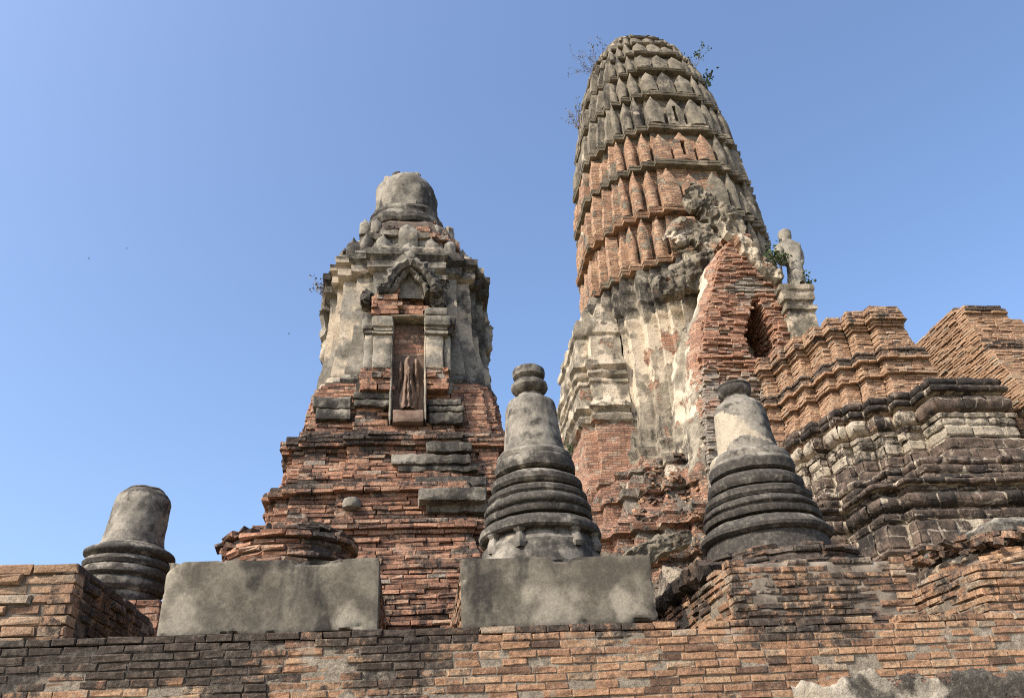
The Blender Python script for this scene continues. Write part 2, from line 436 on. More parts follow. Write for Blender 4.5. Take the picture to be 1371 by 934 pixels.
# ================================================================== retaining wall
def wallY(x): return 5.93 + (x + 3) * .014
WT = 2.765
RW = thing('retaining_wall', 'long low brick wall across the bottom of the photo with a blackened left end', 'wall', (0, 6, 0))
def wall_col(x, y, z):
    t = sst(2.55, 2.78, z)
    g = .46 + .15 * t * (1 - .6 * sst(1.5, 2.2, x))
    g += .40 * sst(-.5, -1.6, x + .5 * nz(x, 0, z * 3, 1.6)) * sst(2.28, 2.62, z + .2 * nz(x, 5, z, 2.0))
    g += .12 * sst(.9, .4, abs(x + .5 + .3 * nz(0, x, z, 3)))
    g += .13 * sst(.5, .2, abs(x - 2.75)) * sst(2.45, 2.7, z)
    return (min(1, max(0, rnd.gauss(.55, .24))), g + rnd.gauss(0, .04), .5)
def wall_skip(x, y, z):
    if z > 2.71 and nz(x, 3, 0, 2.3) > .33 and not (-1.95 < x < 2.0): return True
    if abs(z - 2.49) < .04 and -2.69 < x < -2.50: return True
    if 2.40 < z < 2.49 and 3.20 < x < 3.45 and rnd.random() < .75: return True
    return rnd.random() < .008
wb = lay(MB(), lambda z: [(-7, wallY(-7)), (10, wallY(10))], 0, WT, .0555, (.15, .27), .0035, .16, wall_col, wall_skip, joint=.007,
         jag=lambda x, y, z: .004 * fb(x, y, z, 1.8) - (.014 if rnd.random() < .05 else 0), chf=.006, j=.0045)
wb.build('brickwork', MAT['wall'], RW)
cb = MB(); cb.add([(-7, wallY(-7) + .013, 0), (10, wallY(10) + .013, 0), (10, wallY(10) + .013, 2.69), (-7, wallY(-7) + .013, 2.69), (10, 6.6, 2.69), (-7, 6.6, 2.69), (-7, 6.6, 0), (10, 6.6, 0)],
                  [(0, 1, 2, 3), (3, 2, 4, 5), (5, 4, 7, 6)])
# mortar core, gridded and rough so that the joints look smeared
n = 400; V = []; C = []
for iz in range(30):
    for ix in range(n + 1):
        x = -7 + 17 * ix / n; z = 1.9 + iz * .027
        V.append((x, wallY(x) + .0085 + .005 * fb(x, 1, z, 5), z)); C.append(wall_col(x, 6, z))
cb2 = MB(); cb2.add(V, [(i * (n + 1) + j, i * (n + 1) + j + 1, (i + 1) * (n + 1) + j + 1, (i + 1) * (n + 1) + j) for i in range(29) for j in range(n)], C)
mo = cb2.build('mortar', M_brick('wall_joint', [(0, (.20, .16, .115)), (1, (.30, .25, .185))], thr=.60, pale=.58, bump=.5), RW, smooth=80)
cb.build('core', MAT['dmortar'], RW)
# surviving plaster at the lower right
def plaster_patch(name, x0, x1, top, parent, y0f, zb, thick, mat, colf, step=.02):
    nx = int((x1 - x0) / step); V = []; C = []; Fc = []
    for i in range(nx + 1):
        x = lerp(x0, x1, i / nx); zt = top(x)
        for j in range(13):
            v = j / 12; z = lerp(zb, zt, v)
            edge = min(1, (zt - z) / .03 + .05)
            o = thick * edge ** .5 * (1 + .5 * fb(x, z, 2, 6)) - (.006 if j == 12 else 0)
            V.append((x, y0f(x) - o, z)); C.append(colf(x, 0, z))
    for i in range(nx):
        for j in range(12): Fc.append((i * 13 + j, (i + 1) * 13 + j, (i + 1) * 13 + j + 1, i * 13 + j + 1))
    mb = MB(); mb.add(V, Fc, C); return mb.build(name, mat, parent, smooth=50)
plaster_patch('plaster_patch', 2.72, 7, lambda x: 2.285 + .05 * sst(2.72, 3.4, x) + .09 * fb(x, 0, 0, 3.5, 6) + .04 * nz(x, 4, 0, 9), RW, lambda x: wallY(x), 1.9, .022, MAT['plast'],
              lambda x, y, z: (.61 + .1 * nz(x, z, 3, 5), (.56 + .12 * sst(3.5, 3.9, x) + .35 * nz(x, z, 0, 3.5)), .47 - .12 * sst(3.4, 3.8, x) + .15 * nz(x, z, 6, 3)))

# ================================================================== left brick pier
PR = thing('brick_pier', 'cut off brick pier with a dark shaded side at the left edge', 'pier', (-3.6, 6.9, 2.7))
def pier_col(x, y, z): return (min(1, max(0, rnd.gauss(.62, .2))), .47 + .22 * sst(-2.5, -2.47, x) + .08 * sst(3.25, 3.34, z), .5)  # side face turned from the sun gets its shade painted into the tint
lay(MB(), lambda z: [(-6, 6.2), (-2.465, 6.2), (-2.465, 8.3)], 2.76, 3.345, .073, (.22, .34), .010, .16, pier_col, None, joint=.008,
    jag=lambda x, y, z: .018 * fb(x, y, z, 3) - .05 * sst(7.0, 8.2, y) * rnd.random(), chf=.012, j=.008).build('brickwork', MAT['buff'], PR)
k = MB(); rbox(k, -6, -2.485, 6.22, 8.3, 2.70, 3.33, .2, .01); k.build('core', MAT['mortar'], PR)

# ================================================================== concrete pedestals
def pedestal(x0, x1, y0, y1, z0, z1, label, seed, lightf):
    T = thing('concrete_pedestal', label, 'pedestal', ((x0 + x1) / 2, (y0 + y1) / 2, z0), 'cement faced pedestals on the wall')
    k = MB(); rbox(k, x0, x1, y0, y0 + .16, z0, z1, .02, .006, 3, colf=lightf, bev=.004)
    
    for q, (x, y, z) in enumerate(k.v):
        ex, ez = min(x - x0, x1 - x), min(z1 - z, z - z0)
        if y < y0 + .07 and min(ex, ez) < .05:
            c_h = max(0, fb(x + seed, 1, z, 5, 5) - .12) * (1 - min(ex, ez) / .05)
            k.v[q] = (x + (c_h * .05 if x - x0 < x1 - x else -c_h * .05) * (ex < .05), y + .07 * c_h, z + (-.06 if z1 - z < z - z0 else .05) * c_h * (ez < .05))
    k.build('facing_slab', MAT['conc'], T, smooth=18)
    k = MB(); rbox(k, x0, x1, y0 + .17, y1, z1 - .05, z1 - .004, .08, .006, 3, colf=lambda x, y, z: (.5, .56, .5)); k.build('top_slab', MAT['conc'], T)
    k = lay(MB(), lambda z: [(x0 + .012, y1), (x0 + .012, y0 + .165)], z0, z1 - .055, .068, (.18, .28), .009, .12, lambda x, y, z: (rnd.random(), .50, .5), None, joint=.01)
    k.build('brick_side', MAT['ped'], T); k = MB()
    lay(k, lambda z: [(x1 - .012, y0 + .165), (x1 - .012, y1)], z0, z1 - .055, .068, (.18, .28), .009, .12, lambda x, y, z: (rnd.random(), .56, .5), None, joint=.01)  # right face tinted darker than the left, its shade painted in
    k.build('brick_side', MAT['ped'], T)
    k = MB(); rbox(k, x0 + .03, x1 - .03, y0 + .16, y1 - .01, z0, z1 - .05, .3, 0); k.build('core', MAT['dmortar'], T)
    return T
def blotch(x, z): return .26 * fb(x * 1.0, 3, z * .5, 3.2, 6) + .10 * fb(x * 3, 3, z * .4, 4, 4), .22 * fb(x, 8, z * .8, 4.2, 6)
def light1(x, y, z):
    b = .46 + .14 * sst(-1.45, -1.7, x) + .10 * sst(.18, 0, abs(x + .52)) * sst(3.12, 2.9, z) + .05 * sst(3.0, 2.86, z)
    p, q = blotch(x, z); return (.5, .47 + p + .12 * sst(3.22, 3.34, z) + .05 * sst(.35, .1, abs(x + 1.1)), b + q)
def light2(x, y, z):
    b = .45 + .13 * sst(.22, .05, abs(x - 1.62)) * sst(3.2, 3.0, z) + .08 * sst(.25, .05, abs(x - 1.15)) * sst(3.1, 2.9, z)
    p, q = blotch(x, z); return (.5, .48 + p + .10 * sst(3.24, 3.33, z) + .07 * sst(.9, .45, x), b + q)
pedestal(-1.838, -.274, 6.19, 8.55, 2.80, 3.337, 'grey cement faced pedestal carrying the ring of ruined brickwork', 1, light1)
pedestal(.352, 1.862, 6.19, 8.55, 2.785, 3.315, 'grey cement faced pedestal beneath the middle bell stupa with the double disc finial', 2, light2)

# ruined brick ring on the first pedestal
RR = thing('ruined_stupa_base', 'broken off round brick stupa stump on the cement pedestal', 'stupa base', (-1.085, 7.05, 3.34))
k = MB(); ccx, ccy = -1.085, 7.05
rr_prof = [(.575, 3.34), (.56, 3.42), (.535, 3.47), (.50, 3.53), (.56, 3.575), (.57, 3.62), (.49, 3.68), (.43, 3.73)]
RRr = [.60, .59, .575, .555, .53, .585, .57, .46, .40]
for i, Rr in enumerate(RRr):
    za = 3.338 + i * .056; zb_ = za + .056; N = 17; ph = rnd.random()
    pts = [(ccx + Rr * math.cos(2 * math.pi * (q + ph) / N), ccy + Rr * math.sin(2 * math.pi * (q + ph) / N)) for q in range(N + 1)]
    lay(k, lambda z: pts, za, zb_, zb_ - za, jit=.014, depth=.2, one=True, joint=.012, colf=lambda x, y, z: (min(1, max(0, rnd.gauss(.58, .25))), .50 + .17 * sst(-1.2, -.75, x) + (.08 if i > 5 else 0), .5),
        skipf=lambda x, y, z: i == 8 or (i == 7 and (x < -1.0 or rnd.random() < .5)) or (i == 6 and rnd.random() < .25) or rnd.random() < .06, chf=.014, j=.011)
rubble(k, lambda: (ccx + rnd.gauss(0, .2), ccy + rnd.gauss(0, .2), 3.70 + rnd.uniform(0, .05)), 60, (.08, .2), lambda: (rnd.random(), .66, .5))
k.build('brickwork', MAT['brick'], RR)
k = MB(); lathe(k, ccx, ccy, [(.57, 3.33), (.51, 3.55), (.50, 3.66), (.38, 3.72), (.01, 3.75)], 32, .02); k.build('core', MAT['dmortar'], RR)

# ================================================================== bell stupas
def arc(r0, z0, r1, z1, bulge, n=6):
    """convex moulding from (r0,z0) to (r1,z1)"""
    return [(lerp(r0, r1, i / n) + bulge * math.sin(math.pi * i / n), lerp(z0, z1, i / n)) for i in range(n + 1)]
def stupa(cx, cy, px0, label, levels, z_of, colf, group, mat='bell', zfoot=None):
    """levels: dict of part -> list of (radius m, photo y) from bottom to top"""
    T = thing('bell_stupa', label, 'stupa', (cx, cy, z_of(levels[0][1][0][1])), group)
    for name, pr in levels:
        prof = [(r, z_of(y)) for r, y in pr]
        if zfoot and name == 'base_drum': prof = [(prof[0][0] + .03, zfoot), (prof[0][0] + .02, (zfoot + prof[0][1]) / 2)] + prof
        k = MB(); prof = [(max(.02, prof[0][0] - .12), prof[0][1] + .002)] + dense(prof, .02) + [(.01, prof[-1][1] + .002)]
        tl = rnd.uniform(0, 6.28); ta = rnd.uniform(.002, .007) if name == 'moulding' else 0
        lathe(k, cx, cy, prof, 88, .005 if name in ('finial_disc', 'neck') else .013, 4, colf, dz=lambda a: ta * math.sin(a + tl) + .004 * nz(math.cos(a) * 2, math.sin(a) * 2, prof[0][1], 2))
        k.build(name, MAT[mat], T, smooth=32)
    return T
# middle stupa on the second pedestal
c2 = at(724, 740, 6.95); z2 = lambda y: zat(724 - .07 * (740 - y), y, 6.95)
def torus(rb, yb, rt, yt, b):   # rounded ring, photo y's
    n = 7; return [(lerp(rb, rt, i / n) + b * math.sin(math.pi * min(1, i / n)) ** .7, lerp(yb, yt, i / n)) for i in range(n + 1)]
def col2(x, y, z):
    zz = z - 3.54 + .06
    g = .485 + .04 * math.sin(z * 47 + 2 * nz(x, y, z, 2)) + (.20 + .11 * nz(x * 2, y * 2, z * 3, 2) if .20 < zz < .93 else -.01)
    if zz > 1.62: g += .13
    if zz < .20: g += .10 if not (.02 < zz < .14 and -.75 < x < .1) else 0
    g += .10 * sst(.5, .95, x)  # painted shade: colour darkens round the right of the stupa
    return (.5, g, .34 + (.22 if .02 < zz < .14 and -.75 < x < .1 else 0))
stupa(c2.x, 6.95, 724, 'middle grey bell stupa topped by two stone discs', [
    ('base_drum', [(.52, 747), (.525, 741), (.505, 737), (.485, 735), (.47, 726), (.475, 722)]),
    ('moulding', [(.46, 728), (.525, 727), (.545, 724), (.547, 719), (.53, 714), (.49, 709.5), (.44, 708)]),
    ('moulding', [(.42, 706), (.475, 704.5), (.484, 702), (.484, 697), (.45, 695.5), (.45, 693)] + torus(.47, 692, .45, 681, .022) + [(.44, 679), (.38, 678)]),
    ('moulding', [(.37, 679), (.43, 677.5), (.450, 674), (.448, 669), (.42, 666), (.38, 664), (.34, 663)]),
    ('moulding', [(.34, 664), (.40, 662), (.420, 658), (.418, 652), (.39, 648), (.35, 645), (.31, 644)]),
    ('moulding', [(.30, 641), (.345, 639.5), (.366, 637), (.370, 628), (.362, 623), (.345, 621), (.348, 618), (.352, 616), (.345, 613), (.32, 611), (.27, 610.5)]),
    ('bell', [(.288, 614), (.286, 608), (.279, 600), (.269, 588), (.261, 575), (.254, 562), (.248, 552), (.240, 546), (.222, 541.5), (.19, 538.5), (.15, 537)]),
    ('neck', [(.14, 538), (.143, 536), (.137, 534), (.118, 532), (.116, 527)]),
    ('finial_disc', [(.12, 529), (.135, 528), (.165, 525), (.182, 521), (.178, 517), (.155, 514), (.125, 512.5), (.12, 509)]),
    ('finial_disc', [(.118, 510), (.135, 508.5), (.158, 506), (.163, 501), (.158, 497), (.13, 494.5), (.06, 493.5)]),
], z2, col2, 'bell stupas along the wall', zfoot=3.31)
# little lotus lumps on its drum
T2 = bpy.data.objects['bell_stupa']
for ang in (-150, -118, -62, -30):
    k = MB(); a = R_(ang); lx, ly = c2.x + .50 * math.cos(a), 6.95 + .50 * math.sin(a); zf = z2(742)
    lathe(k, lx, ly, [(.05, zf - .06), (.065, zf - .02), (.05, zf + .03), (.03, zf + .07), (.05, zf + .10), (.01, zf + .12)], 14, .02, 9, lambda x, y, z: (.5, .50, .4)); k.build('lotus_stud', MAT['bell'], T2, smooth=40)

# right stupa on the brick pedestal
c3 = at(1027, 730, 7.5); z3 = lambda y: zat(1027 - .21 * (730 - y) * .95, y, 7.5)
def col3(x, y, z):
    zz = z - z3(745)
    g = .49 + .04 * math.sin(z * 45 + 2 * nz(x, y, z, 2)) + (.20 + .11 * nz(x * 2, y * 2, z * 3, 2) if zz < .90 else .05) + (.1 if zz > 1.72 else 0)
    b = .33
    u = math.atan2(x, -y)                      # angle from the front, positive to the right
    lo, hi = z3(620), z3(560)
    t = (z - lo) / (hi - lo)
    if -.1 < t < 1.05:
        v = u + .43                             # the bell is seen from its left
        w = interp(t, [(.10, 1.4), (.24, 1.1), (.37, .62), (.56, .22), (.74, .0), (.88, -.25), (.98, -.6)])
        lo_edge = interp(v, [(-1.5, -.3), (-.95, .0), (-.5, .30), (.05, .40), (.6, .28), (1.2, .16)])
        if v < w + .09 * nz(v, 0, z, 9) and t > lo_edge + .04 * nz(v, 4, z, 9) and v > -1.7: b = .95 + .2 * nz(x, z, 2, 6); g -= .25
    return (.5, g + .10 * sst(.4, .95, x), b)  # right side darker: black stain plus shade painted into the tint
stupa(c3.x, 7.5, 1027, 'right bell stupa with a pale plaster patch on its dark bell', [
    ('base_drum', [(.60, 748), (.595, 738), (.575, 728), (.565, 720)]),
    ('moulding', [(.54, 731), (.60, 730), (.635, 726), (.64, 722), (.60, 716), (.565, 711), (.54, 709)]),
    ('moulding', [(.49, 707), (.565, 705.5), (.575, 703), (.575, 698), (.535, 696), (.535, 694)] + torus(.555, 693, .53, 685, .02) + [(.515, 683), (.46, 682)]),
    ('moulding', [(.44, 683), (.51, 681), (.530, 677), (.528, 671), (.49, 668), (.44, 666), (.40, 665)]),
    ('moulding', [(.40, 666), (.465, 664), (.484, 659), (.480, 653), (.45, 649), (.41, 646), (.36, 645)]),
    ('moulding', [(.35, 645), (.41, 643.5), (.432, 641), (.436, 631), (.425, 626), (.405, 624), (.41, 620), (.40, 616), (.37, 613), (.31, 612)]),
    ('bell', [(.325, 615), (.318, 610), (.306, 600), (.292, 585), (.282, 570), (.274, 558), (.264, 551), (.240, 546), (.20, 542), (.16, 540)]),
    ('neck', [(.165, 541), (.165, 538.5), (.15, 537), (.135, 535), (.13, 531)]),
    ('finial_disc', [(.13, 534), (.145, 532), (.172, 529), (.182, 525), (.172, 521), (.18, 519), (.16, 516.5), (.05, 514.5)]),
], z3, col3, 'bell stupas along the wall', zfoot=3.25)

# left stupa, farther back
c1 = at(160, 800, 9.5); z1 = lambda y: zat(160 + .19 * (800 - y) * .95, y, 9.5)
def col1(x, y, z):
    t = (z - z1(800)) / (z1(655) - z1(800))
    g = .53 + (.18 if t < .42 else 0) + (.12 if t > .9 else 0) + .06 * math.sin(z * 50) * (t < .45) + .1 * sst(.5, .95, x)  # last term paints shade on the side away from the sun
    return (.5, g - .05, .34)
stupa(c1.x, 9.5, 168, 'headless bell stupa standing alone against the sky, far left', [
    ('base_drum', [(.40, 822), (.40, 815), (.42, 806), (.40, 796)]),
    ('moulding', [(.43, 797), (.46, 792), (.46, 784), (.43, 780)]),
    ('moulding', [(.43, 781), (.475, 777), (.47, 769), (.44, 766)]),
    ('moulding', [(.40, 768), (.46, 765), (.478, 760), (.45, 755), (.42, 753)]),
    ('moulding', [(.43, 753)] + torus(.455, 751, .42, 739, .05) + [(.38, 736), (.34, 733)]),
    ('bell', [(.355, 738), (.345, 733), (.332, 726), (.322, 715), (.316, 700), (.310, 685), (.302, 674), (.283, 667), (.248, 662), (.215, 659.5)]),
    ('cap', [(.20, 660), (.21, 658), (.19, 656), (.12, 654)]),
], z1, col1, 'bell stupas along the wall', zfoot=z1(830)).rotation_euler = (0, .05, 0)
BP = thing('brick_plinth', 'low brick footing under the far left stupa', 'plinth', (c1.x, 9.5, 2.7))
k = lay(MB(), lambda z: [(c1.x - .55, 10), (c1.x - .55, 8.9), (c1.x + .62, 8.9), (c1.x + .62, 10)], 2.7, z1(820), .07, (.2, .3), .012, .14, lambda x, y, z: (rnd.gauss(.55, .2), .5, .5), None, joint=.009, chf=.011, j=.007)
k.build('brickwork', MAT['brick'], BP)
k = MB(); rbox(k, c1.x - .53, c1.x + .6, 8.92, 10, 2.7, z1(820), .3, 0); k.build('core', MAT['mortar'], BP)

# ================================================================== brick pedestals on the right
P3 = thing('brick_pedestal', 'sooty brick pedestal carrying the right bell stupa', 'pedestal', (3.26, 7.5, 2.75), 'brick pedestals on the wall')
def ped_col(x, y, z): return (min(1, max(0, rnd.gauss(.5, .27))), .55 + .05 * nz(x, y, z, 3) - .12 * sst(3.9, 4.02, x), .5)
lay(MB(), lambda z: [(2.50, 8.9), (2.50, 6.22), (4.02, 6.22), (4.02, 8.9)], 2.755, 3.275, .061, (.16, .26), .008, .14, ped_col,
    lambda x, y, z: (z > 3.21 and rnd.random() < .25) or rnd.random() < .012, joint=.011, jag=lambda x, y, z: .01 * fb(x, y, z, 3), chf=.009, j=.006).build('brickwork', MAT['ped'], P3)
k = MB(); rbox(k, 2.514, 4.006, 6.234, 8.9, 2.70, 3.245, .05, .012, 6); k.build('core', MAT['mortar'], P3, smooth=60)
k = MB()
sweep(k, [(2.52, 8.9), (2.52, 6.85), (2.9, 6.85)], dense([(-.1, 3.235), (.03, 3.25), (.08, 3.29), (.09, 3.38), (.02, 3.42), (-.3, 3.44)], .04), .05, .07, 6, lambda x, y, z: (.5, .60, .3))
k.build('cornice', MAT['lat'], P3, smooth=25)
k = MB()
for i, (Rr, z_) in enumerate(((.84, 3.27), (.83, 3.326), (.80, 3.382), (.74, 3.44))):
    N = 22; ph = rnd.random(); pts = [(3.38 + Rr * math.cos(2 * math.pi * (q + ph) / N), 7.2 + Rr * math.sin(2 * math.pi * (q + ph) / N)) for q in range(N + 1)]
    lay(k, lambda z: pts, z_, z_ + .056, .056, jit=.018, depth=.25, one=True, joint=.011, colf=lambda x, y, z: (min(1, max(0, rnd.gauss(.5, .25))), .58, .5), skipf=lambda x, y, z: rnd.random() < .04 + .06 * i, chf=.012, j=.010)
lathe(k, 3.38, 7.2, [(.82, 3.24), (.79, 3.36), (.70, 3.46), (.3, 3.50), (.02, 3.50)], 36, .03, colf=lambda x, y, z: (.3, .62, .5))
k.build('brick_footing', MAT['ped'], P3)

P4 = thing('brick_pedestal', 'brick pedestal heaped with rubble at the right edge', 'pedestal', (5.6, 7, 2.75), 'brick pedestals on the wall')
lay(MB(), lambda z: [(4.63, 8.2), (4.63, 6.22), (7, 6.22)], 2.75, 3.20, .061, (.16, .26), .008, .14,
    lambda x, y, z: (min(1, max(0, rnd.gauss(.55, .25))), .53 + .05 * nz(x, y, z, 3), .5), lambda x, y, z: rnd.random() < .012, joint=.011, jag=lambda x, y, z: .012 * fb(x, y, z, 3), chf=.009, j=.006).build('brickwork', MAT['ped'], P4)
k = MB(); rbox(k, 4.645, 7, 6.235, 8.2, 2.70, 3.19, .06, .012, 6); k.build('core', MAT['mortar'], P4, smooth=60)
# the broken brick drum and rubble on it
DR = thing('ruined_stupa_base', 'collapsed brick stump with loose rubble and a moulded stone fragment, right edge', 'stupa base', (5.75, 7.1, 3.2))
k = MB()
for i, Rr in enumerate((1.02, .95, .86, .74)):
    N = 26; ph = rnd.random(); pts = [(5.75 + Rr * math.cos(2 * math.pi * (q + ph) / N), 7.25 + Rr * math.sin(2 * math.pi * (q + ph) / N)) for q in range(N + 1)]
    lay(k, lambda z: pts, 3.2 + i * .062, 3.262 + i * .062, .062, jit=.015, depth=.2, one=True, joint=.011, colf=lambda x, y, z: (min(1, max(0, rnd.gauss(.55, .25))), .53, .5), skipf=lambda x, y, z: rnd.random() < .06 + .05 * i, chf=.012, j=.009)
k.build('brickwork', MAT['ped'], DR)
k = MB(); lathe(k, 5.75, 7.25, [(1.0, 3.2), (.93, 3.26), (.84, 3.32), (.7, 3.40), (.3, 3.46), (.02, 3.47)], 36, .03); k.build('core', MAT['mortar'], DR)
k = MB()
def hp():
    a = rnd.uniform(math.pi * .9, math.pi * 2); r = .25 + .6 * rnd.random()
    return (5.65 + r * math.cos(a) * 1.05, 7.2 + r * math.sin(a) * .9, 3.46 + .16 * (1 - r) + rnd.uniform(-.03, .07))
rubble(k, hp, 170, (.06, .17), lambda: (rnd.random() * .8, .58, .5)); k.build('rubble', MAT['ped'], DR)['kind'] = 'stuff'
k = MB(); sx = at(1339, 715, 6.75)
sweep(k, [(sx.x, 8), (sx.x, 6.75), (sx.x + 2, 6.75)], [(-.1, zat(1355, 738, 6.75)), (-.02, zat(1355, 736, 6.75)), (.03, zat(1355, 727, 6.75)), (.02, zat(1355, 720, 6.75)), (-.03, zat(1355, 718, 6.75)), (-.03, zat(1355, 711, 6.75)), (.0, zat(1355, 709, 6.75)), (.01, zat(1355, 698, 6.75)), (-.03, zat(1355, 694, 6.75)), (-.06, zat(1355, 690, 6.75)), (-.6, zat(1355, 690, 6.75))], .06, .02, 5, lambda x, y, z: (.5, .62, .5))
k.build('moulded_stone', MAT['bell'], DR, smooth=40)

# ================================================================== small prang (left)
AX, AY = -.16, 10.4
SP = thing('small_prang', 'smaller brick and stucco tower on a stepped base, with a domed top and a niche', 'tower', (AX, AY, 2.7))
def redent(w, steps, cx=AX, cy=AY, back=True):
    """closed plan of a redented square, half width w; steps = [(along, out), ...] of the unit quadrant"""
    q = steps
    pts = []
    quad = q + [(b, a) for a, b in reversed(q)][1 if abs(q[-1][0] - q[-1][1]) < 1e-6 else 0:]
    # order: start at front right going clockwise seen from above?  build front-left -> front-right -> right -> back -> left
    front = [(-a, -b) for a, b in reversed(quad)]            # left side up to the front
    right = [(a, -b) for a, b in quad]
    backr = [(a, b) for a, b in reversed(quad)]
    backl = [(-a, b) for a, b in quad]
    pts = front + right + backr + backl
    out = []
    for a, b in pts:
        p = (cx + a * w, cy + b * w)
        if not out or abs(out[-1][0] - p[0]) + abs(out[-1][1] - p[1]) > 1e-5: out.append(p)
    out.append(out[0]); return out
BASE_PLAN = [(.46, 1.0), (.46, .96), (.80, .96), (.80, .90), (.90, .90)]
YB = AY - 1.20 - .20
n0, n1 = at(526, 490, YB - .08), at(568, 490, YB - .08); nzt, nzb = zat(546, 424, YB - .08), zat(546, 562, YB - .08)
# stepped base: half width by height, worn and jagged
zb = lambda y: zat(370, y, 9.0)
wprof = [(2.70, 1.92), (3.9, 1.90), (4.02, 1.84), (4.30, 1.70), (4.33, 1.81), (4.44, 1.80), (4.47, 1.61), (4.80, 1.58), (4.83, 1.68), (4.92, 1.67), (4.95, 1.52), (5.25, 1.46), (5.45, 1.44), (5.48, 1.54), (5.58, 1.53), (5.61, 1.38), (5.9, 1.30), (6.0, 1.30), (6.3, 1.24), (6.45, 1.20)]
def base_path(z): return redent(interp(z, wprof), BASE_PLAN)
def base_col(x, y, z):
    g = .535 + rnd.gauss(0, .05) + .09 * fb(x, y, z * 1.6, 1.3) + .06 * sst(5.4, 5.6, z) * sst(5.75, 5.6, z)
    ledge = interp(z + .075, wprof) < interp(z, wprof) - .03
    if ledge or interp(z - .075, wprof) > interp(z, wprof) + .03: g += .07
    if z < 3.7: g += .05
    return (min(1, max(0, rnd.gauss(.5, .23))), g, .5)
lay(MB(), base_path, 2.7, 6.45, .0525, (.15, .32), .007, .24, base_col, lambda x, y, z: rnd.random() < .02 or y > AY + .6 or (z > nzb - .03 and n0.x - .06 < x < n1.x + .05 and y < AY - .9), joint=.005,
    jag=lambda x, y, z: .014 * fb(x, y, z * 2.2, 2.2) + (.03 if rnd.random() < .015 else 0), cj=.017, chf=.008, j=.007).build('stepped_base', MAT['brick'], SP)
k = MB(); sweep(k, redent(1, BASE_PLAN, 0, 0), [(0, 0), (0, 1)]); k = MB()
rows = [2.7 + i * .1 for i in range(39)]
V = []; C = []; nP = len(base_path(3))
for z in rows:
    w = interp(z, wprof) - .055
    for p in redent(w, BASE_PLAN): V.append((p[0], p[1], z)); C.append((.5, .5, .5))
k.add(V, [(i * nP + j, i * nP + j + 1, (i + 1) * nP + j + 1, (i + 1) * nP + j) for i in range(len(rows) - 1) for j in range(nP - 1)] + [tuple((len(rows) - 1) * nP + j for j in range(nP - 1))], C)
k.build('base_core', MAT['dmortar'], SP)
# surviving stucco mouldings on the base (right half) and a stone boss
yf = lambda z: AY - interp(z, wprof) - .02
def slab(px0, py0, px1, py1, out, name='stucco_moulding', g=.56, tilt=0):
    z = zat((px0 + px1) / 2, (py0 + py1) / 2, 8.9); Y = yf(z) - out
    k = MB(); pbox(k, px0, py0, px1, py1, Y, out + .25, sub=.03, amp=.018, freq=8, colf=lambda x, y, z: (.45, g + .12 * fb(x, y, z, 3), .38), bev=.006)
    return k.build(name, MAT['stucco'], SP, smooth=16)
slab(571, 590, 632, 603, .10, g=.64); slab(524, 607, 630, 620, .08); slab(532, 622, 640, 630, .03, g=.6)
slab(556, 637, 652, 651, .09, g=.68); slab(561, 651, 652, 669, .13, g=.55); slab(570, 670, 652, 684, .07, g=.56)
slab(574, 533, 618, 541, .10, g=.66); slab(574, 542, 622, 550, .08, g=.60); slab(574, 551, 620, 566, .06, g=.60)
slab(472, 524, 524, 533, .08, g=.62); slab(474, 534, 524, 543, .06, g=.6)
slab(418, 530, 470, 545, .03, g=.64); slab(422, 546, 470, 560, .02, g=.60)
bz = at(471, 674, yf(zat(471, 674, 8.9)) - .02)
k = MB(); lathe(k, bz.x, bz.y, [(.02, bz.z - .08), (.09, bz.z - .05), (.10, bz.z), (.07, bz.z + .06), (.01, bz.z + .07)], 18, .02, 8); k.build('stone_boss', MAT['stucco'], SP, smooth=50)

# body
BODY = [(.45, 1.0), (.45, .90), (.65, .90), (.65, .815), (.815, .815)]
w0 = 1.20
zs = lambda y: zat(545, y, 9.3)
Z0, Z1 = 6.40, zat(545, 372, 9.42)
zc = zat(545, 340, 9.42)
bprof = [(.06, Z0 - .15), (.07, Z0 + .0), (.02, Z0 + .03), (.06, Z0 + .12), (.03, Z0 + .2), (-.01, Z0 + .23), (.0, Z0 + .26), (-.02, Z0 + .48), (-.06, Z0 + .75), (-.075, Z0 + 1.1), (-.085, Z1 - .2), (-.085, Z1 - .02),
         (-.03, Z1), (.0, Z1 + .03), (.0, Z1 + .13), (-.04, Z1 + .14), (-.02, Z1 + .19), (.035, Z1 + .23), (.04, Z1 + .33), (-.03, Z1 + .36), (-.04, zc), (-.5, zc + .02)]
def body_col(x, y, z):
    g = .50 + .09 * sst(.3, 1.0, x) + .12 * sst(Z1 - .05, Z1 + .1, z) + .12 * sst(Z0 + .4, Z0 + .1, z)
    b = .52 + .05 * sst(-.5, -.9, x) * sst(Z1, Z1 - .3, z)
    return (.46 + .12 * fb(x, y, z, 1.2), g + .05 * fb(x, y, z, 2), b)
k = MB(); sweep(k, redent(w0, BODY), dense(bprof, .05), .07, .018, 3.4, body_col)
k.build('body', MAT['stucco'], SP, smooth=38)

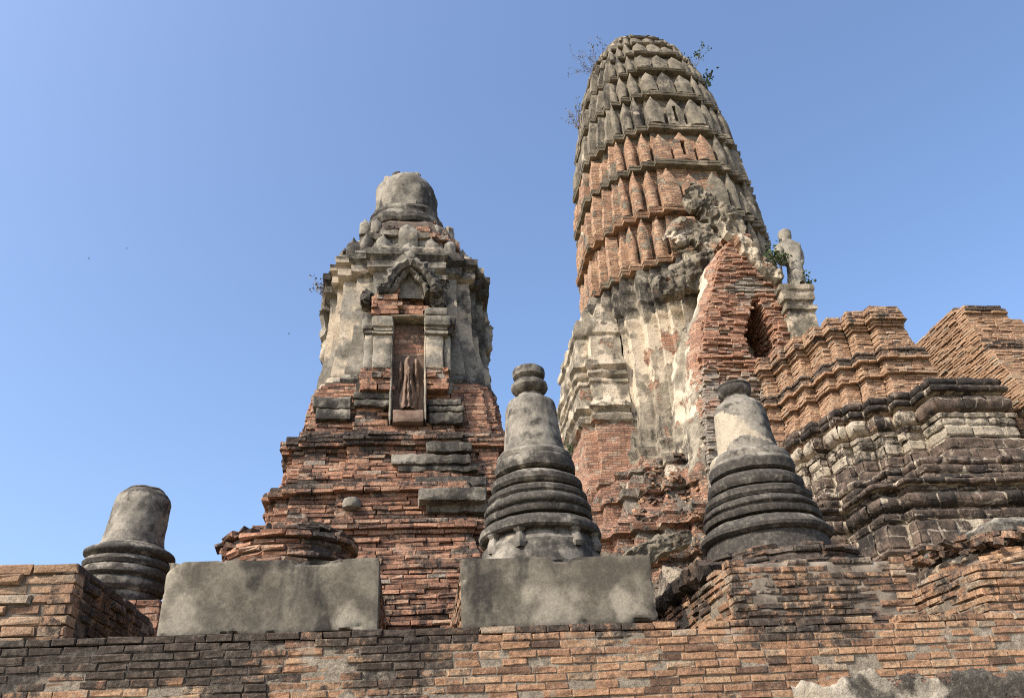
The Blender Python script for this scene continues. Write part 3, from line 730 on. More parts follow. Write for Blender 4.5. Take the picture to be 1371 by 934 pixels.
# front bay: pilasters, capitals, niche with the standing figure
def part(name, boxes, mat, sm=35, par=None, **kw):
    k = MB()
    for (x0, y0, x1, y1, Y, d) in boxes: pbox(k, x0, y0, x1, y1, Y, d, **kw)
    return k.build(name, MAT[mat], par or SP, smooth=sm)
pk = dict(sub=.04, amp=.010, freq=6)
lightc = lambda x, y, z: (.45, .42 + .05 * fb(x, y, z, 3), .62)
darkc = lambda x, y, z: (.45, .60 + .06 * fb(x, y, z, 3), .5)
midc = lambda x, y, z: (.45, .53 + .06 * fb(x, y, z, 3), .52)
pa_ = part('pilaster', [(499, 446, 525, 492, YB - .08, .4)], 'stucco', colf=lightc, **pk)
pb_ = part('pilaster', [(487, 446, 500, 492, YB - .03, .4)], 'stucco', colf=lightc, **pk)
pc_ = part('pilaster', [(569, 446, 594, 493, YB - .08, .4)], 'stucco', colf=lightc, **pk)
pd_ = part('pilaster', [(594, 447, 604, 495, YB - .03, .4)], 'stucco', colf=midc, **pk)
part('capital', [(498, 421, 527, 436, YB - .12, .4), (499, 436, 526, 442, YB - .10, .4), (497, 442, 527, 446, YB - .13, .4)], 'stucco', par=pa_, colf=midc, **pk)
part('capital', [(485, 418, 500, 440, YB - .07, .4), (487, 440, 500, 446, YB - .06, .4)], 'stucco', par=pb_, colf=darkc, **pk)
part('capital', [(568, 410, 600, 421, YB - .12, .4), (568, 421, 604, 434, YB - .15, .4), (568, 434, 601, 440, YB - .11, .4), (567, 440, 602, 446, YB - .13, .4)], 'stucco', par=pc_, colf=midc, **pk)
part('capital', [(600, 420, 611, 434, YB - .10, .4), (600, 434, 607, 446, YB - .07, .4)], 'stucco', par=pd_, colf=darkc, **pk)
# ruined brick feet of the pilasters
k = MB()
for (x0, x1, y0, y1) in ((482, 524, 494, 523), (570, 600, 494, 522)):
    k = MB()
    a, b = at(x0, (y0 + y1) / 2, YB), at(x1, (y0 + y1) / 2, YB)
    lay(k, lambda z: [(a.x, YB + .3), (a.x, YB - .05), (b.x, YB - .05), (b.x, YB + .3)], zat(545, y1, YB), zat(545, y0, YB), .07, (.1, .22), .025, .2, lambda x, y, z: (min(1, max(0, rnd.gauss(.5, .25))), .50, .5), lambda x, y, z: rnd.random() < .05, joint=.008, chf=.012, j=.01)
    rbox(k, a.x + .04, b.x - .04, YB + .02, YB + .35, zat(545, y1, YB), zat(545, y0, YB), .2, 0)
    k.build('broken_brickwork', MAT['brick'], SP)
# niche: recessed back, jambs, sill
k = MB()
Yn = YB + .09
rbox(k, n0.x - .02, n1.x + .02, Yn, Yn + .2, nzb, nzt, .05, .012, 6, colf=lambda x, y, z: (.62 if z > lerp(nzb, nzt, .68) else .40, .5, .42))
k.build('niche_back', M_stucco('niche_brown_plaster', mid=(.12, .08, .058), light=(.20, .14, .10), thr=.62, peel=.585), SP, smooth=40)
k = MB(); rbox(k, n0.x - .05, n1.x + .05, YB - .10, YB + .3, nzt, nzt + .035, .04, .006, 6, colf=lightc); k.build('lintel', MAT['stucco'], SP, smooth=35)
k = MB(); rbox(k, n0.x - .035, n0.x, YB - .085, Yn + .05, nzb, nzt, .05, .008, 6, colf=midc); k.build('jamb', MAT['stucco'], SP, smooth=35)
k = MB(); rbox(k, n1.x, n1.x + .03, YB - .085, Yn + .05, nzb, nzt, .05, .008, 6, colf=lightc); k.build('jamb', MAT['stucco'], SP, smooth=35)
k = MB(); rbox(k, n0.x + .005, n1.x - .005, YB - .07, Yn + .1, nzb - .02, nzb + .16, .04, .012, 6, colf=lambda x, y, z: (.5, .5, .5)); k.build('sill', MAT['relief'], SP, smooth=35)
# headless standing figure in relief
def figH(u, v):
    """u -1..1 across, v 0..1 up"""
    h = 0
    def el(cu, cv, ru, rv, a, pw=.5):
        d = ((u - cu) / ru) ** 2 + ((v - cv) / rv) ** 2
        return a * (1 - d) ** pw if d < 1 else 0
    hw = interp(v, [(0, .62), (.06, .66), (.14, .72), (.40, .44), (.52, .34), (.60, .36), (.78, .42), (.84, .30), (.86, .14), (.9, .12)])
    c = interp(v, [(0, .0), (.5, -.02), (1, .02)])
    d = abs(u - c) / hw
    if d < 1 and v < .88:
        h = max(h, .12 * math.sqrt(1 - d * d))
        if v < .55: h += .022 * math.sin((u - c) / hw * 13 + 2.2 * v) * (1 - d)
        else: h += .01 * math.sin((u + v * 1.5) * 14) * (1 - d)
    h = max(h, el(-.56, .66, .17, .20, .10), el(.54, .68, .16, .22, .10), el(-.66, .42, .10, .14, .07), el(.66, .38, .17, .22, .06))
    return h
NU, NV = 40, 76; V = []; Fc = []; H = []
fx0, fx1 = n0.x + .02, n1.x - .02; fz0, fz1 = nzb + .20, lerp(nzb, nzt, .70)
for j in range(NV + 1):
    for i in range(NU + 1):
        u, v = i / NU * 2 - 1, j / NV
        h = figH(u, v); h2 = h * (1 + .25 * fb(u * 2, v * 4, 3, 2)) if h > 0 else 0
        V.append((lerp(fx0, fx1, i / NU), Yn + .012 - h2 * 1.15, lerp(fz0, fz1, v))); H.append(h)
for j in range(NV):
    for i in range(NU):
        q = (j * (NU + 1) + i, j * (NU + 1) + i + 1, (j + 1) * (NU + 1) + i + 1, (j + 1) * (NU + 1) + i)
        if max(H[a] for a in q) > 0: Fc.append(q)
k = MB(); k.add(V, Fc); k.build('standing_figure', MAT['relief'], SP, smooth=60)
# broken brickwork above the lintel
k = MB()
def bw(px0, px1, py0, py1, Y, jag=.05, g=.44):
    a, b = at(px0, (py0 + py1) / 2, Y), at(px1, (py0 + py1) / 2, Y)
    lay(k, lambda z: [(a.x, Y + .3), (a.x, Y), (b.x, Y), (b.x, Y + .3)], zat(545, py1, Y), zat(545, py0, Y), .066, (.09, .2), jag, .25, lambda x, y, z: (min(1, max(0, rnd.gauss(.48, .2))), g, .5), lambda x, y, z: rnd.random() < .07, joint=.008, chf=.012, j=.012)
bw(497, 533, 395, 420, YB - .10, .03); bw(533, 568, 408, 420, YB - .02, .05); bw(528, 566, 396, 408, YB + .12, .03, .6)
bw(510, 530, 386, 396, YB - .04, .03, .5)
k.build('broken_brickwork', MAT['brick'], SP)
# pediment: two nested pointed arches with flame edge
def band(mb, pts, Y, wpx, depth, flame=0, g=.56):
    """curved moulding following photo points on the plane at distance Y"""
    P = [at(x, y, Y) for x, y in pts]; n = len(P)
    L = []
    for i in range(n):
        a, b = P[max(0, i - 1)], P[min(n - 1, i + 1)]; t = Vector((b.x - a.x, 0, b.z - a.z)).normalized(); nn = Vector((-t.z, 0, t.x))
        wv = wpx[i] if isinstance(wpx, list) else wpx
        fl = flame * (1.6 if (i // 3) % 2 else 0) * rnd.uniform(.3, 1.2)
        L.append((P[i] - nn * wv / 2, P[i] + nn * (wv / 2 + fl)))
    V = []; Fc = []
    for a, b in L:
        m_ = (a + b) / 2
        jz = lambda q: .022 * fb(q.x * 1.0, Y, q.z, 6, 5); a.z += jz(a); b.z += jz(b); a.x += jz(b); yy = Y + .04 * fb(m_.x, 3, m_.z, 7, 4)
        V += [(a.x, Y + depth, a.z), (a.x, yy, a.z), (m_.x, yy - .045, m_.z), (b.x, yy, b.z), (b.x, Y + depth, b.z)]
    for i in range(n - 1):
        for q in range(4): Fc.append((i * 5 + q, i * 5 + q + 1, (i + 1) * 5 + q + 1, (i + 1) * 5 + q))
    Fc += [(0, 1, 2, 3, 4), tuple((n - 1) * 5 + q for q in (4, 3, 2, 1, 0))]
    mb.add(V, Fc, (.45, g, .5))
def smoothpts(pts, k_=4):
    out = []
    for i in range(len(pts) - 1):
        p0, p1, p2, p3 = pts[max(0, i - 1)], pts[i], pts[i + 1], pts[min(len(pts) - 1, i + 2)]
        for s in range(k_):
            t = s / k_
            out.append(tuple(.5 * ((2 * p1[q]) + (-p0[q] + p2[q]) * t + (2 * p0[q] - 5 * p1[q] + 4 * p2[q] - p3[q]) * t * t + (-p0[q] + 3 * p1[q] - 3 * p2[q] + p3[q]) * t ** 3) for q in (0, 1)))
    out.append(pts[-1]); return out
k = MB(); band(k, smoothpts([(506, 388), (516, 384), (523, 370), (534, 357), (549, 351), (564, 357), (576, 370), (583, 384), (580, 392)], 9), YB - .14, .105, .3, .03, .60)
k.build('pediment_arch', MAT['stucco'], SP, smooth=30)
k = MB(); band(k, smoothpts([(519, 392), (528, 384), (536, 372), (548, 361), (558, 370), (567, 379), (572, 392)], 9), YB - .09, .065, .3, .015, .62)
k.build('pediment_arch', MAT['stucco'], SP, smooth=30)
k = MB(); P = [at(x, y, YB + .02) for x, y in ((520, 398), (532, 380), (549, 364), (564, 380), (568, 400))]
k.add([tuple(p) for p in P] + [(p.x, p.y + .2, p.z) for p in P], [(0, 4, 3, 2, 1)] + [(i, i + 1, i + 6, i + 5) for i in range(4)], (.5, .55, .5)); k.build('tympanum', MAT['stucco'], SP)
# carved fragments beside and above the pediment
for (x0, y0, x1, y1, Y) in ((578, 386, 598, 408, YB - .08), (484, 386, 499, 404, YB - .05), (570, 366, 600, 376, YB - .02), (572, 376, 599, 386, YB + .02)):
    k = MB(); pbox(k, x0, y0, x1, y1, Y, .3, sub=.025, amp=.05, freq=7, colf=darkc, bev=.03); k.build('carved_fragment', MAT['stucco'], SP, smooth=40)
# capitals of the body corners get a cornice; antefix stumps on the shoulder
def afix(mb, px, py0, py1, Y, wpx, col, thick=.16, lean=.10):
    b = at(px, py1, Y); t = at(px, py0, Y); pxm = 1 / (F / (Vector((0, Y * .858, 0)).length + (b.z - 1.6) * .5)); w = wpx * pxm
    antefix(mb, (b.x, Y), (1, 0), (0, -1), b.z, w, t.z - b.z, lean, thick, col)
def antefix(mb, c, t, n, z, w, h, lean, thick, col, niche=False, bulge=.05, nu=8, nv=9, rough=.045):
    V = []; C = []
    def pt(i, j, o=0.0):
        u = i / nu * 2 - 1; v = j / nv
        hw = w / 2 * (1 - .06 * v if v < .5 else max(.06, (1 - ((v - .5) / .5) ** 1.9) * .97))
        f = -lean * v + bulge * (1 - u * u) * (1 - .4 * v) + bulge * .7 * math.sin(math.pi * min(1, v * 1.1)) - o
        x = c[0] + t[0] * u * hw + n[0] * f; y = c[1] + t[1] * u * hw + n[1] * f; zz = z + h * v
        d = rough * fb(x, y, zz, 3.2, 4)
        return (x + n[0] * d, y + n[1] * d, zz + d * .5)
    for j in range(nv + 1):
        for i in range(nu + 1): V.append(pt(i, j))
    Fc = []; N1 = nu + 1
    hole = set()
    if niche:
        for j in range(1, 6):
            for i in range(nu // 2 - 1, nu // 2 + 1):
                hole.add((i, j))
    for j in range(nv):
        for i in range(nu):
            if (i, j) not in hole: Fc.append((j * N1 + i, j * N1 + i + 1, (j + 1) * N1 + i + 1, (j + 1) * N1 + i))
    if niche:
        i0, i1, j0, j1 = nu // 2 - 1, nu // 2 + 1, 1, 6
        rim = [(i, j0) for i in range(i0, i1)] + [(i1, j) for j in range(j0, j1)] + [(i, j1) for i in range(i1, i0, -1)] + [(i0, j) for j in range(j1, j0, -1)]
        b = len(V); V += [pt(i, j, .28) for i, j in rim]; m_ = len(rim)
        for q in range(m_):
            q2 = (q + 1) % m_
            Fc.append((rim[q2][1] * N1 + rim[q2][0], rim[q][1] * N1 + rim[q][0], b + q, b + q2))
        Fc.append(tuple(b + q for q in range(m_)))
    # sides going back into the wall
    rim = [(0, j) for j in range(nv, -1, -1)] + [(i, 0) for i in range(1, nu + 1)] + [(nu, j) for j in range(1, nv + 1)] + [(i, nv) for i in range(nu - 1, -1, -1)]
    b = len(V); m_ = len(rim)
    for i, j in rim:
        x, y, zz = pt(i, j); V.append((x - n[0] * thick, y - n[1] * thick, zz - (0.0 if j else 0)))
    for q in range(m_ - 1):
        Fc.append((rim[q][1] * N1 + rim[q][0], b + q, b + q + 1, rim[q + 1][1] * N1 + rim[q + 1][0]))
    mb.add(V, Fc, col)
for (x0, y0, x1, y1, Y) in ((478, 318, 512, 336, 9.95), (488, 300, 512, 318, 10.1), (560, 310, 600, 324, 9.9), (596, 300, 606, 330, 10.1), (604, 318, 616, 345, 10.1), (612, 338, 628, 360, 10.05), (467, 332, 490, 350, 9.85)):
    k = MB(); pbox(k, x0, y0, x1, y1, Y, .6, sub=.04, amp=.05, freq=5, colf=midc, bev=.03); k.build('shoulder_block', MAT['stucco'], SP, smooth=30)
# carved heads and lumps along the shoulder
for (x0, y0, x1, y1, Y) in ((500, 322, 520, 350, 9.55), (522, 324, 535, 346, 9.5), (563, 326, 588, 338, 9.5), (566, 340, 600, 350, 9.45), (460, 332, 470, 346, 9.8), (588, 336, 600, 350, 9.6), (505, 347, 520, 364, 9.3), (612, 346, 630, 362, 9.9)):
    k = MB(); pbox(k, x0, y0, x1, y1, Y, .35, sub=.03, amp=.06, freq=6, colf=darkc, bev=.04); k.build('carved_fragment', MAT['stucco'], SP, smooth=45)
# ragged side profile (side porches seen edge on)
k = MB()
for (x0, y0, x1, y1, Y) in ((431, 378, 446, 396, 10.1), (429, 396, 440, 420, 10.2), (428, 418, 440, 450, 10.25), (430, 448, 441, 476, 10.25), (640, 366, 650, 400, 10.2), (642, 398, 653, 434, 10.25), (644, 432, 657, 470, 10.25), (643, 470, 654, 512, 10.25)):
    k = MB(); pbox(k, x0, y0, x1, y1, Y, .5, sub=.05, amp=.06, freq=5, colf=midc, bev=.03); k.build('side_moulding', MAT['stucco'], SP, smooth=30)
# second stucco tier with its row of worn antefixes
zq = zat(545, 313, 9.62)
UP = [(.45, 1.0), (.45, .90), (.66, .90), (.66, .80), (.80, .80)]
k = MB(); sweep(k, redent(.84, UP), dense([(.06, zc - .02), (.07, zc + .08), (.02, zc + .10), (.0, zc + .2), (-.04, zq - .12), (.02, zq - .10), (.03, zq - .02), (-.05, zq), (-.3, zq + .02)], .05), .06, .04, 5, lambda x, y, z: (.44 + (.22 if x > .1 else 0) + .1 * fb(x, y, z, 2), .56, .45)); k.build('second_tier', MAT['stucco'], SP, smooth=28)
for (px, y0, y1, Y, w) in ((472, 318, 346, 9.72, 18), (490, 312, 340, 9.60, 17), (512, 312, 346, 9.48, 20), (546, 296, 330, 9.50, 26), (546, 322, 352, 9.22, 34), (578, 316, 342, 9.5, 18), (602, 318, 345, 9.65, 16), (620, 332, 358, 9.85, 16), (634, 346, 370, 10.0, 15), (488, 292, 316, 9.85, 14), (503, 290, 314, 9.78, 14), (585, 300, 318, 9.75, 13), (460, 330, 352, 9.95, 14)):
    k = MB(); afix(k, px, y0, y1, Y, w, (.42, .58, .42), .25, .05); k.build('antefix', MAT['stucco'], SP, smooth=35)
# upper tier of brick
zt0, zt1 = zq, zat(544, 294, AY - .6)
UP = [(.45, 1.0), (.45, .90), (.66, .90), (.66, .80), (.80, .80)]
lay(MB(), lambda z: redent(interp(z, [(zt0, .76), (zt0 + .2, .72), (zt0 + .22, .67), (zt1 - .15, .60), (zt1 + .1, .54)]), UP), zt0, zt1 + .1, .062, (.12, .24), .02, .2,
    lambda x, y, z: (min(1, max(0, rnd.gauss(.5, .22))), .52 + .10 * sst(.2, -.6, x) + .08 * sst(zt0 + .3, zt0, z), .5), lambda x, y, z: rnd.random() < .05, joint=.008, cj=.02, chf=.011, j=.009).build('upper_tier', MAT['brick'], SP)
k = MB(); sweep(k, redent(.55, UP), [(.2, zt0), (.12, zt0 + .3), (.02, zt1), (0, zt1 + .1)], cap=True); k.build('upper_core', MAT['dmortar'], SP)
# round lotus ring and dome
dx = -.215
zA = lambda y: zat(544, y, 10.4)
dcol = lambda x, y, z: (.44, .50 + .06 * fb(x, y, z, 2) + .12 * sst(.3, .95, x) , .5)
zR = lambda y: zat(544, y - 10, AY - .64)
k = MB(); lathe(k, dx, AY, dense([(.5, zR(303)), (.63, zR(302)), (.66, zR(298)), (.65, zR(292)), (.60, zR(288)), (.585, zR(284)), (.60, zR(281)), (.58, zR(277)), (.53, zR(275)), (.48, zR(274)), (.40, zR(274) + .02)], .03), 60, .035, 5, lambda x, y, z: (.56, .63, .4), dz=lambda a: .02 * math.sin(5 * a)); k.build('lotus_ring', MAT['stucco'], SP, smooth=30)
k = MB()
for i in range(28):
    a = 2 * math.pi * i / 28; antefix(k, (dx + .60 * math.cos(a), AY + .60 * math.sin(a)), (-math.sin(a), math.cos(a)), (math.cos(a), math.sin(a)), zR(300), .11, .13, .03, .06, (.5, .56, .5), bulge=.02, nu=4, nv=5, rough=.01)
k.build('lotus_petals', MAT['stucco'], SP, smooth=40)
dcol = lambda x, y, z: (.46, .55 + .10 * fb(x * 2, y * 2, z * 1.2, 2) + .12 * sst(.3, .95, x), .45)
zd0 = zR(274) - .02; zd1 = zat(544, 231, AY - .36) - .33       # springing of the cap from the rim of its outline
k = MB(); dp = [(.47, zd0), (.495, zd0 + .05), (.50, zd1 - .05), (.495, zd1 + .03)] + [(.49 * math.cos(t * math.pi / 20), zd1 + .06 + .40 * math.sin(t * math.pi / 20)) for t in range(1, 10)] + [(.02, zd1 + .46)]
lathe(k, dx, AY, dense(dp, .04), 72, .045, 3.0, dcol); k.build('dome', MAT['stucco'], SP, smooth=35)
for (px, py) in ((520, 240), (531, 234), (556, 234)):
    k = MB(); p = at(px, py, 10.2); lathe(k, p.x, 10.2, [(.09, p.z - .10), (.085, p.z - .01), (.05, p.z + .02), (.01, p.z + .03)], 12, .05, 9, lambda x, y, z: (.5, .58, .45)); k.build('broken_crown', MAT['stucco'], SP, smooth=30)

# ================================================================== great prang
PX, PY = 8.8, 22.0
GP = thing('great_prang', 'tall corncob shaped tower with rows of antefixes, grey above and brick below', 'tower', (PX, PY, 2.7))
PLAN = [(.36, 1), (.36, .945), (.49, .945), (.49, .875), (.61, .875), (.61, .795), (.72, .795), (.72, .72)]
def gplan(Rr, cx=PX, cy=PY):
    q = PLAN; quad = q + [(b, a) for a, b in reversed(q)][1:]
    pts = [(-a, -b) for a, b in reversed(quad)] + [(a, -b) for a, b in quad] + [(a, b) for a, b in reversed(quad)] + [(-a, b) for a, b in quad]
    out = []
    for a, b in pts:
        p = (cx + a * Rr, cy + b * Rr)
        if not out or abs(out[-1][0] - p[0]) + abs(out[-1][1] - p[1]) > 1e-5: out.append(p)
    out.append(out[0]); return out
RP = [(14.0, 3.22), (15.8, 3.24), (17.5, 3.22), (18.6, 3.17), (20.2, 3.08), (22.0, 2.93), (23.85, 2.70), (25.0, 2.50), (26.05, 2.28), (26.8, 2.04), (27.4, 1.80), (28.1, 1.42), (28.5, 1.10), (28.85, .70), (29.1, .12)]
PLANB = [(.34, 1.02), (.34, .92), (.45, .92), (.45, .84), (.55, .84), (.55, .79), (.66, .79), (.66, .66)]
def gplanb(Rr): 
    global PLAN
    keep = PLAN; PLAN = PLANB; r = gplan(Rr); PLAN = keep; return r
def loft(mb, rows, sub, amp, freq, colf, plan=gplan, cap=True):
    base = plan(3.2); ks = [max(1, int(math.hypot(b[0] - a[0], b[1] - a[1]) / sub)) for a, b in zip(base, base[1:])]
    V = []; C = []; n = sum(ks)
    for Rr, z in rows:
        q = plan(Rr)
        for (a, b), k_ in zip(zip(q, q[1:]), ks):
            for i in range(k_):
                x, y = lerp(a[0], b[0], i / k_), lerp(a[1], b[1], i / k_)
                if amp:
                    dx_, dy_ = x - PX, y - PY; l = math.hypot(dx_, dy_) + 1e-6; d = amp * fb(x, y, z, freq, 5)
                    xx, yy, zz = x + dx_ / l * d, y + dy_ / l * d, z + amp * .5 * fb(x + 40, y, z, freq, 4)
                else: xx, yy, zz = x, y, z
                V.append((xx, yy, zz)); C.append(colf(x, y, z))
    Fc = [(i * n + j, i * n + (j + 1) % n, (i + 1) * n + (j + 1) % n, (i + 1) * n + j) for i in range(len(rows) - 1) for j in range(n)]
    if cap: Fc.append(tuple((len(rows) - 1) * n + j for j in range(n)))
    mb.add(V, Fc, C)
tiers = [15.75, 17.65, 19.70, 21.45, 23.30, 24.85, 26.05, 27.0, 27.75, 28.3, 28.75, 29.1]
def expo(x, y, z):
    """bricks show on the middle tiers, grey stucco above and along the right flank"""
    r = .36
    if z < 21.35: r = .72 - .45 * sst(9.7, 10.3, x + .5 * fb(x, y, z, 1.0))
    if z < 17.6: r -= .12 * sst(7.6, 8.2, x)
    return r
nid = 0; rest = MB(); indiv = 0
for ti in range(len(tiers) - 1):
    za, zb2 = tiers[ti], tiers[ti + 1]; h = zb2 - za
    Ra, Rb = interp(za, RP), interp(zb2, RP)
    brickt = za < 21.3
    def tcol(x, y, z, za=za, h=h, brickt=brickt):
        led = sst(.24 * h, .02 * h, z - za)
        return (expo(x, y, z) - (.22 * led if za > 19 else .05 * led), .50 - .04 * led + (.05 if za > 21 else -.03) + .06 * sst(9.8, 10.6, x), .46)
    rec = .30 if h > 1.2 else .2
    ed = .0
    rows = [(Ra - .35, za - .02), (Ra + ed - .02, za), (Ra + ed, za + .035 * h), (Ra + ed - .03, za + .06 * h), (Ra + .0, za + .065 * h), (Ra + .01, za + .10 * h), (Ra - .05, za + .105 * h), (Ra - .05, za + .135 * h), (Ra - .12, za + .14 * h),
            (Ra - rec, za + .145 * h)]
    for q in range(1, 6): rows.append((lerp(Ra - rec, Rb - rec * .9, q / 5), lerp(za + .145 * h, zb2 - .02, q / 5)))
    k = MB(); loft(k, [(max(.05, a), b) for a, b in rows], .24, .05 if za < 25 else .035, 1.5, tcol)
    tier = k.build('tier', MAT['prang'], GP, smooth=30)
    # antefixes on every face of the redented plan
    q = gplan(Ra)
    for a, b in zip(q, q[1:]):
        ex, ey = b[0] - a[0], b[1] - a[1]; L = math.hypot(ex, ey)
        t = (ex / L, ey / L); nrm = (t[1], -t[0])
        if nrm[1] > .5 or L < .09 * Ra: continue
        main = L > Ra * .6
        cnt = 3 if main else 1
        for s in range(cnt):
            f = (s + .5) / cnt; cx_, cy_ = lerp(a[0], b[0], f) - nrm[0] * .06, lerp(a[1], b[1], f) - nrm[1] * .06
            if main and cnt == 3: f2 = (s - 1) * .66; cx_ = (a[0] + b[0]) / 2 + t[0] * f2 * L / 2 - nrm[0] * .06; cy_ = (a[1] + b[1]) / 2 + t[1] * f2 * L / 2 - nrm[1] * .06
            wv = L * (.27 if main else .74) * rnd.uniform(.9, 1.06) * (1.12 if (main and s == 1) else 1)
            hh = h * (.76 if main else .88) * rnd.uniform(.9, 1.05) * (rnd.uniform(.6, .8) if rnd.random() < .08 else 1)
            cx_ += rnd.uniform(-.03, .03); cy_ += rnd.uniform(-.03, .03)
            lean = (Ra - Rb) * .62 + .06
            vis = (nrm[1] < -.5 and (cx_ < PX + 2.3)) or (nrm[0] < -.5 and cy_ < PY - .5 * Ra)
            col = (expo(cx_, cy_, za + h * .5), .50 + (.04 if za > 21 else -.02) + rnd.uniform(-.06, .07), .44)
            niche = main and s == 1 and nrm[1] < -.5 and ti in (1, 2, 3)
            if nrm[1] < -.5 and za < 17.6 and 7.6 < cx_ < 10.3: continue        # fallen away behind the porch gable
            if vis and indiv < 100 and ti < 9:
                k = MB(); antefix(k, (cx_, cy_), t, nrm, za + .135 * h, wv, hh, lean, .36, col, niche, .05); k.build('antefix', MAT['prang'], tier, smooth=40); indiv += 1
            else: antefix(rest, (cx_, cy_), t, nrm, za + .135 * h, wv, hh, lean, .36, col, niche, .05)
ro = rest.build('antefix', MAT['prang'], GP, smooth=40); ro['kind'] = 'stuff'
k = MB(); lathe(k, PX, PY, [(.9, 28.55), (.8, 28.8), (.5, 29.0), (.2, 29.12), (.02, 29.14)], 24, .06, 2, lambda x, y, z: (.36, .55, .46)); k.build('crown', MAT['prang'], GP, smooth=40)

# cornice below the tiers and the plastered body with pilasters
def bcol(x, y, z):
    """cream plaster on the arrises, grey runs lower down, bricks laid bare towards the porch"""
    a = (x - PX) / 3.2; b_ = (y - PY) / 3.2
    r = .46 + .14 * fb(x, y, z, .9)
    r += .19 * sst(6.7, 7.25, x) * sst(14.0, 13.0, z) * sst(9.6, 10.8, z + .6 * fb(x, y, z, .8))
    r += .14 * sst(.12, .03, abs(x - 6.75)) * sst(13.6, 13.0, z)
    r += .18 * sst(12.8, 11.2, z) * sst(6.4, 6.1, x)
    g = .47 + .13 * sst(11.6, 10.2, z) + .16 * sst(14.0, 14.5, z) + .05 * fb(x, y, z * .4, 2)
    b = .50 + .14 * sst(10.6, 12.6, z) * sst(14.4, 13.9, z) - .12 * sst(11.4, 10.4, z) - .1 * sst(14.0, 14.4, z)
    if 6.9 < x < 7.6 and 10.2 < z < 12.4 and y < 19.5: b -= .14; g += .02; r -= .12
    return (r, g, b)
brow = []
for o, z in ((.40, 9.2), (.42, 9.6), (.30, 9.75), (.34, 10.0), (.15, 10.2), (.12, 10.6), (.03, 11.2), (-.02, 12), (-.05, 13.2), (-.05, 13.9), (.0, 14.0), (.05, 14.1), (.05, 14.3), (.02, 14.32), (.03, 14.5), (.12, 14.6), (.14, 14.85), (.05, 14.9), (.06, 15.1), (.12, 15.2), (.12, 15.4), (.03, 15.45), (.04, 15.73), (-.3, 15.76)):
    brow.append((z, 3.2 + o))
zsx = sorted(set([z for z, _ in brow] + [9.2 + i * .16 for i in range(41)]))
k = MB(); loft(k, [(interp(z, brow), z) for z in zsx], .13, .075, 1.6, bcol, plan=gplanb); k.build('body', MAT['prangb'], GP, smooth=30)

# side porch at the left: blocks stepping out
def spcol(x, y, z): return (.50 + .34 * sst(12.9, 12.3, z + .3 * fb(x, y, z, 1.5)) + .12 * fb(x, y, z, 1.1), .49 + .06 * fb(x, y, z, 1.5), .58)
zp = lambda y: zat(790, y, 20.2)
sp_prof = [(.0, 8.3), (.0, zp(640)), (.0, zp(566)), (.10, zp(563)), (.14, zp(556)), (.06, zp(552)), (.12, zp(549)), (.20, zp(546)), (.04, zp(534)), (.0, zp(531)), (.0, zp(513)), (.06, zp(511)), (.06, zp(507)), (.0, zp(505)), (.10, zp(501)), (.10, zp(497)), (.05, zp(495)), (.16, zp(490)), (.16, zp(484)), (.0, zp(481)), (-.08, zp(478)), (-.10, zp(446)), (-.02, zp(443)), (-.02, zp(436)), (-.12, zp(434)), (-.16, zp(420)), (-.4, zp(416)), (-.5, zp(396)), (-1.2, zp(390))]
def spcol(x, y, z): return (.46 + .30 * sst(zp(560), zp(568), z + .15 * fb(x, y, z, 1.5)) + .10 * fb(x, y, z, 1.1) + .2 * sst(.25, .1, abs(z - zp(525)) ) * sst(5.6, 5.2, x), .49 + .10 * fb(x, y, z, 1.8) + .12 * sst(zp(547), zp(545), z) * sst(zp(532), zp(535), z), .56)
k = MB(); sweep(k, [(5.9, 23.8), (4.72, 23.8), (4.72, 20.45), (5.05, 20.45), (5.05, 20.2), (6.1, 20.2)], dense(sp_prof, .10), .13, .07, 2.0, spcol)
k.build('side_porch', MAT['prangb'], GP, smooth=34)

# front porch: brick gable with a corbelled doorway
PYF = 17.3
def edge(pts): return sorted((at(x, y, PYF).z, at(x, y, PYF).x) for x, y in pts)
gl = edge([(985, 312), (972, 330), (962, 348), (955, 380), (944, 425), (940, 460), (941, 500), (944, 560), (950, 640), (955, 760)])
gr = edge([(987, 312), (1000, 332), (1020, 355), (1045, 377), (1062, 392), (1084, 402), (1088, 440), (1095, 520), (1105, 640), (1110, 760)])
dl = edge([(1009, 400), (1004, 415), (998, 435), (996, 450), (1000, 466), (1006, 480)]); dr = edge([(1017, 400), (1027, 420), (1037, 440), (1041, 455), (1036, 480)])
def doorx(z):
    if dl[0][0] < z < dl[-1][0]: return interp(z, dl), interp(z, dr)
    return None
k = MB()
def pskip(x, y, z):
    d = doorx(z)
    return d is not None and d[0] < x < d[1] and y < PYF + .1
lime_z = at(1003, 380, PYF).z; low_z = at(970, 498, PYF).z
def pcol(x, y, z): return (min(1, max(0, rnd.gauss(.55, .2))), .42 + .05 * fb(x, y, z, 1.2), .5 + .24 * sst(.50, .2, math.hypot((x - 9.0) / 1.5, z - lime_z) + .3 * fb(x, y, z, 2)) + .20 * sst(low_z + .25, low_z - .35, z + .4 * fb(x, 1, z, 1.2)) + .10 * sst(.9, .2, x - interp(z, gl)) * fb(x, 5, z, 1.5))
def gpath(z):
    l, r = interp(z, gl), interp(z, gr); d = doorx(z)
    if d: return [(l, PYF + .5), (l, PYF), (d[0], PYF), (d[0], PYF + 1.4)]
    return [(l, PYF + .5), (l, PYF), (r, PYF), (r, 19.2)]
jagp = lambda x, y, z: .05 * fb(x, y, z * 2, 1.7) + (.06 if rnd.random() < .1 else 0)
lay(k, gpath, 6.0, gl[-1][0], .078, (.18, .34), .03, .4, pcol, None, joint=.009, jag=jagp, cj=.035, chf=.016, j=.012)
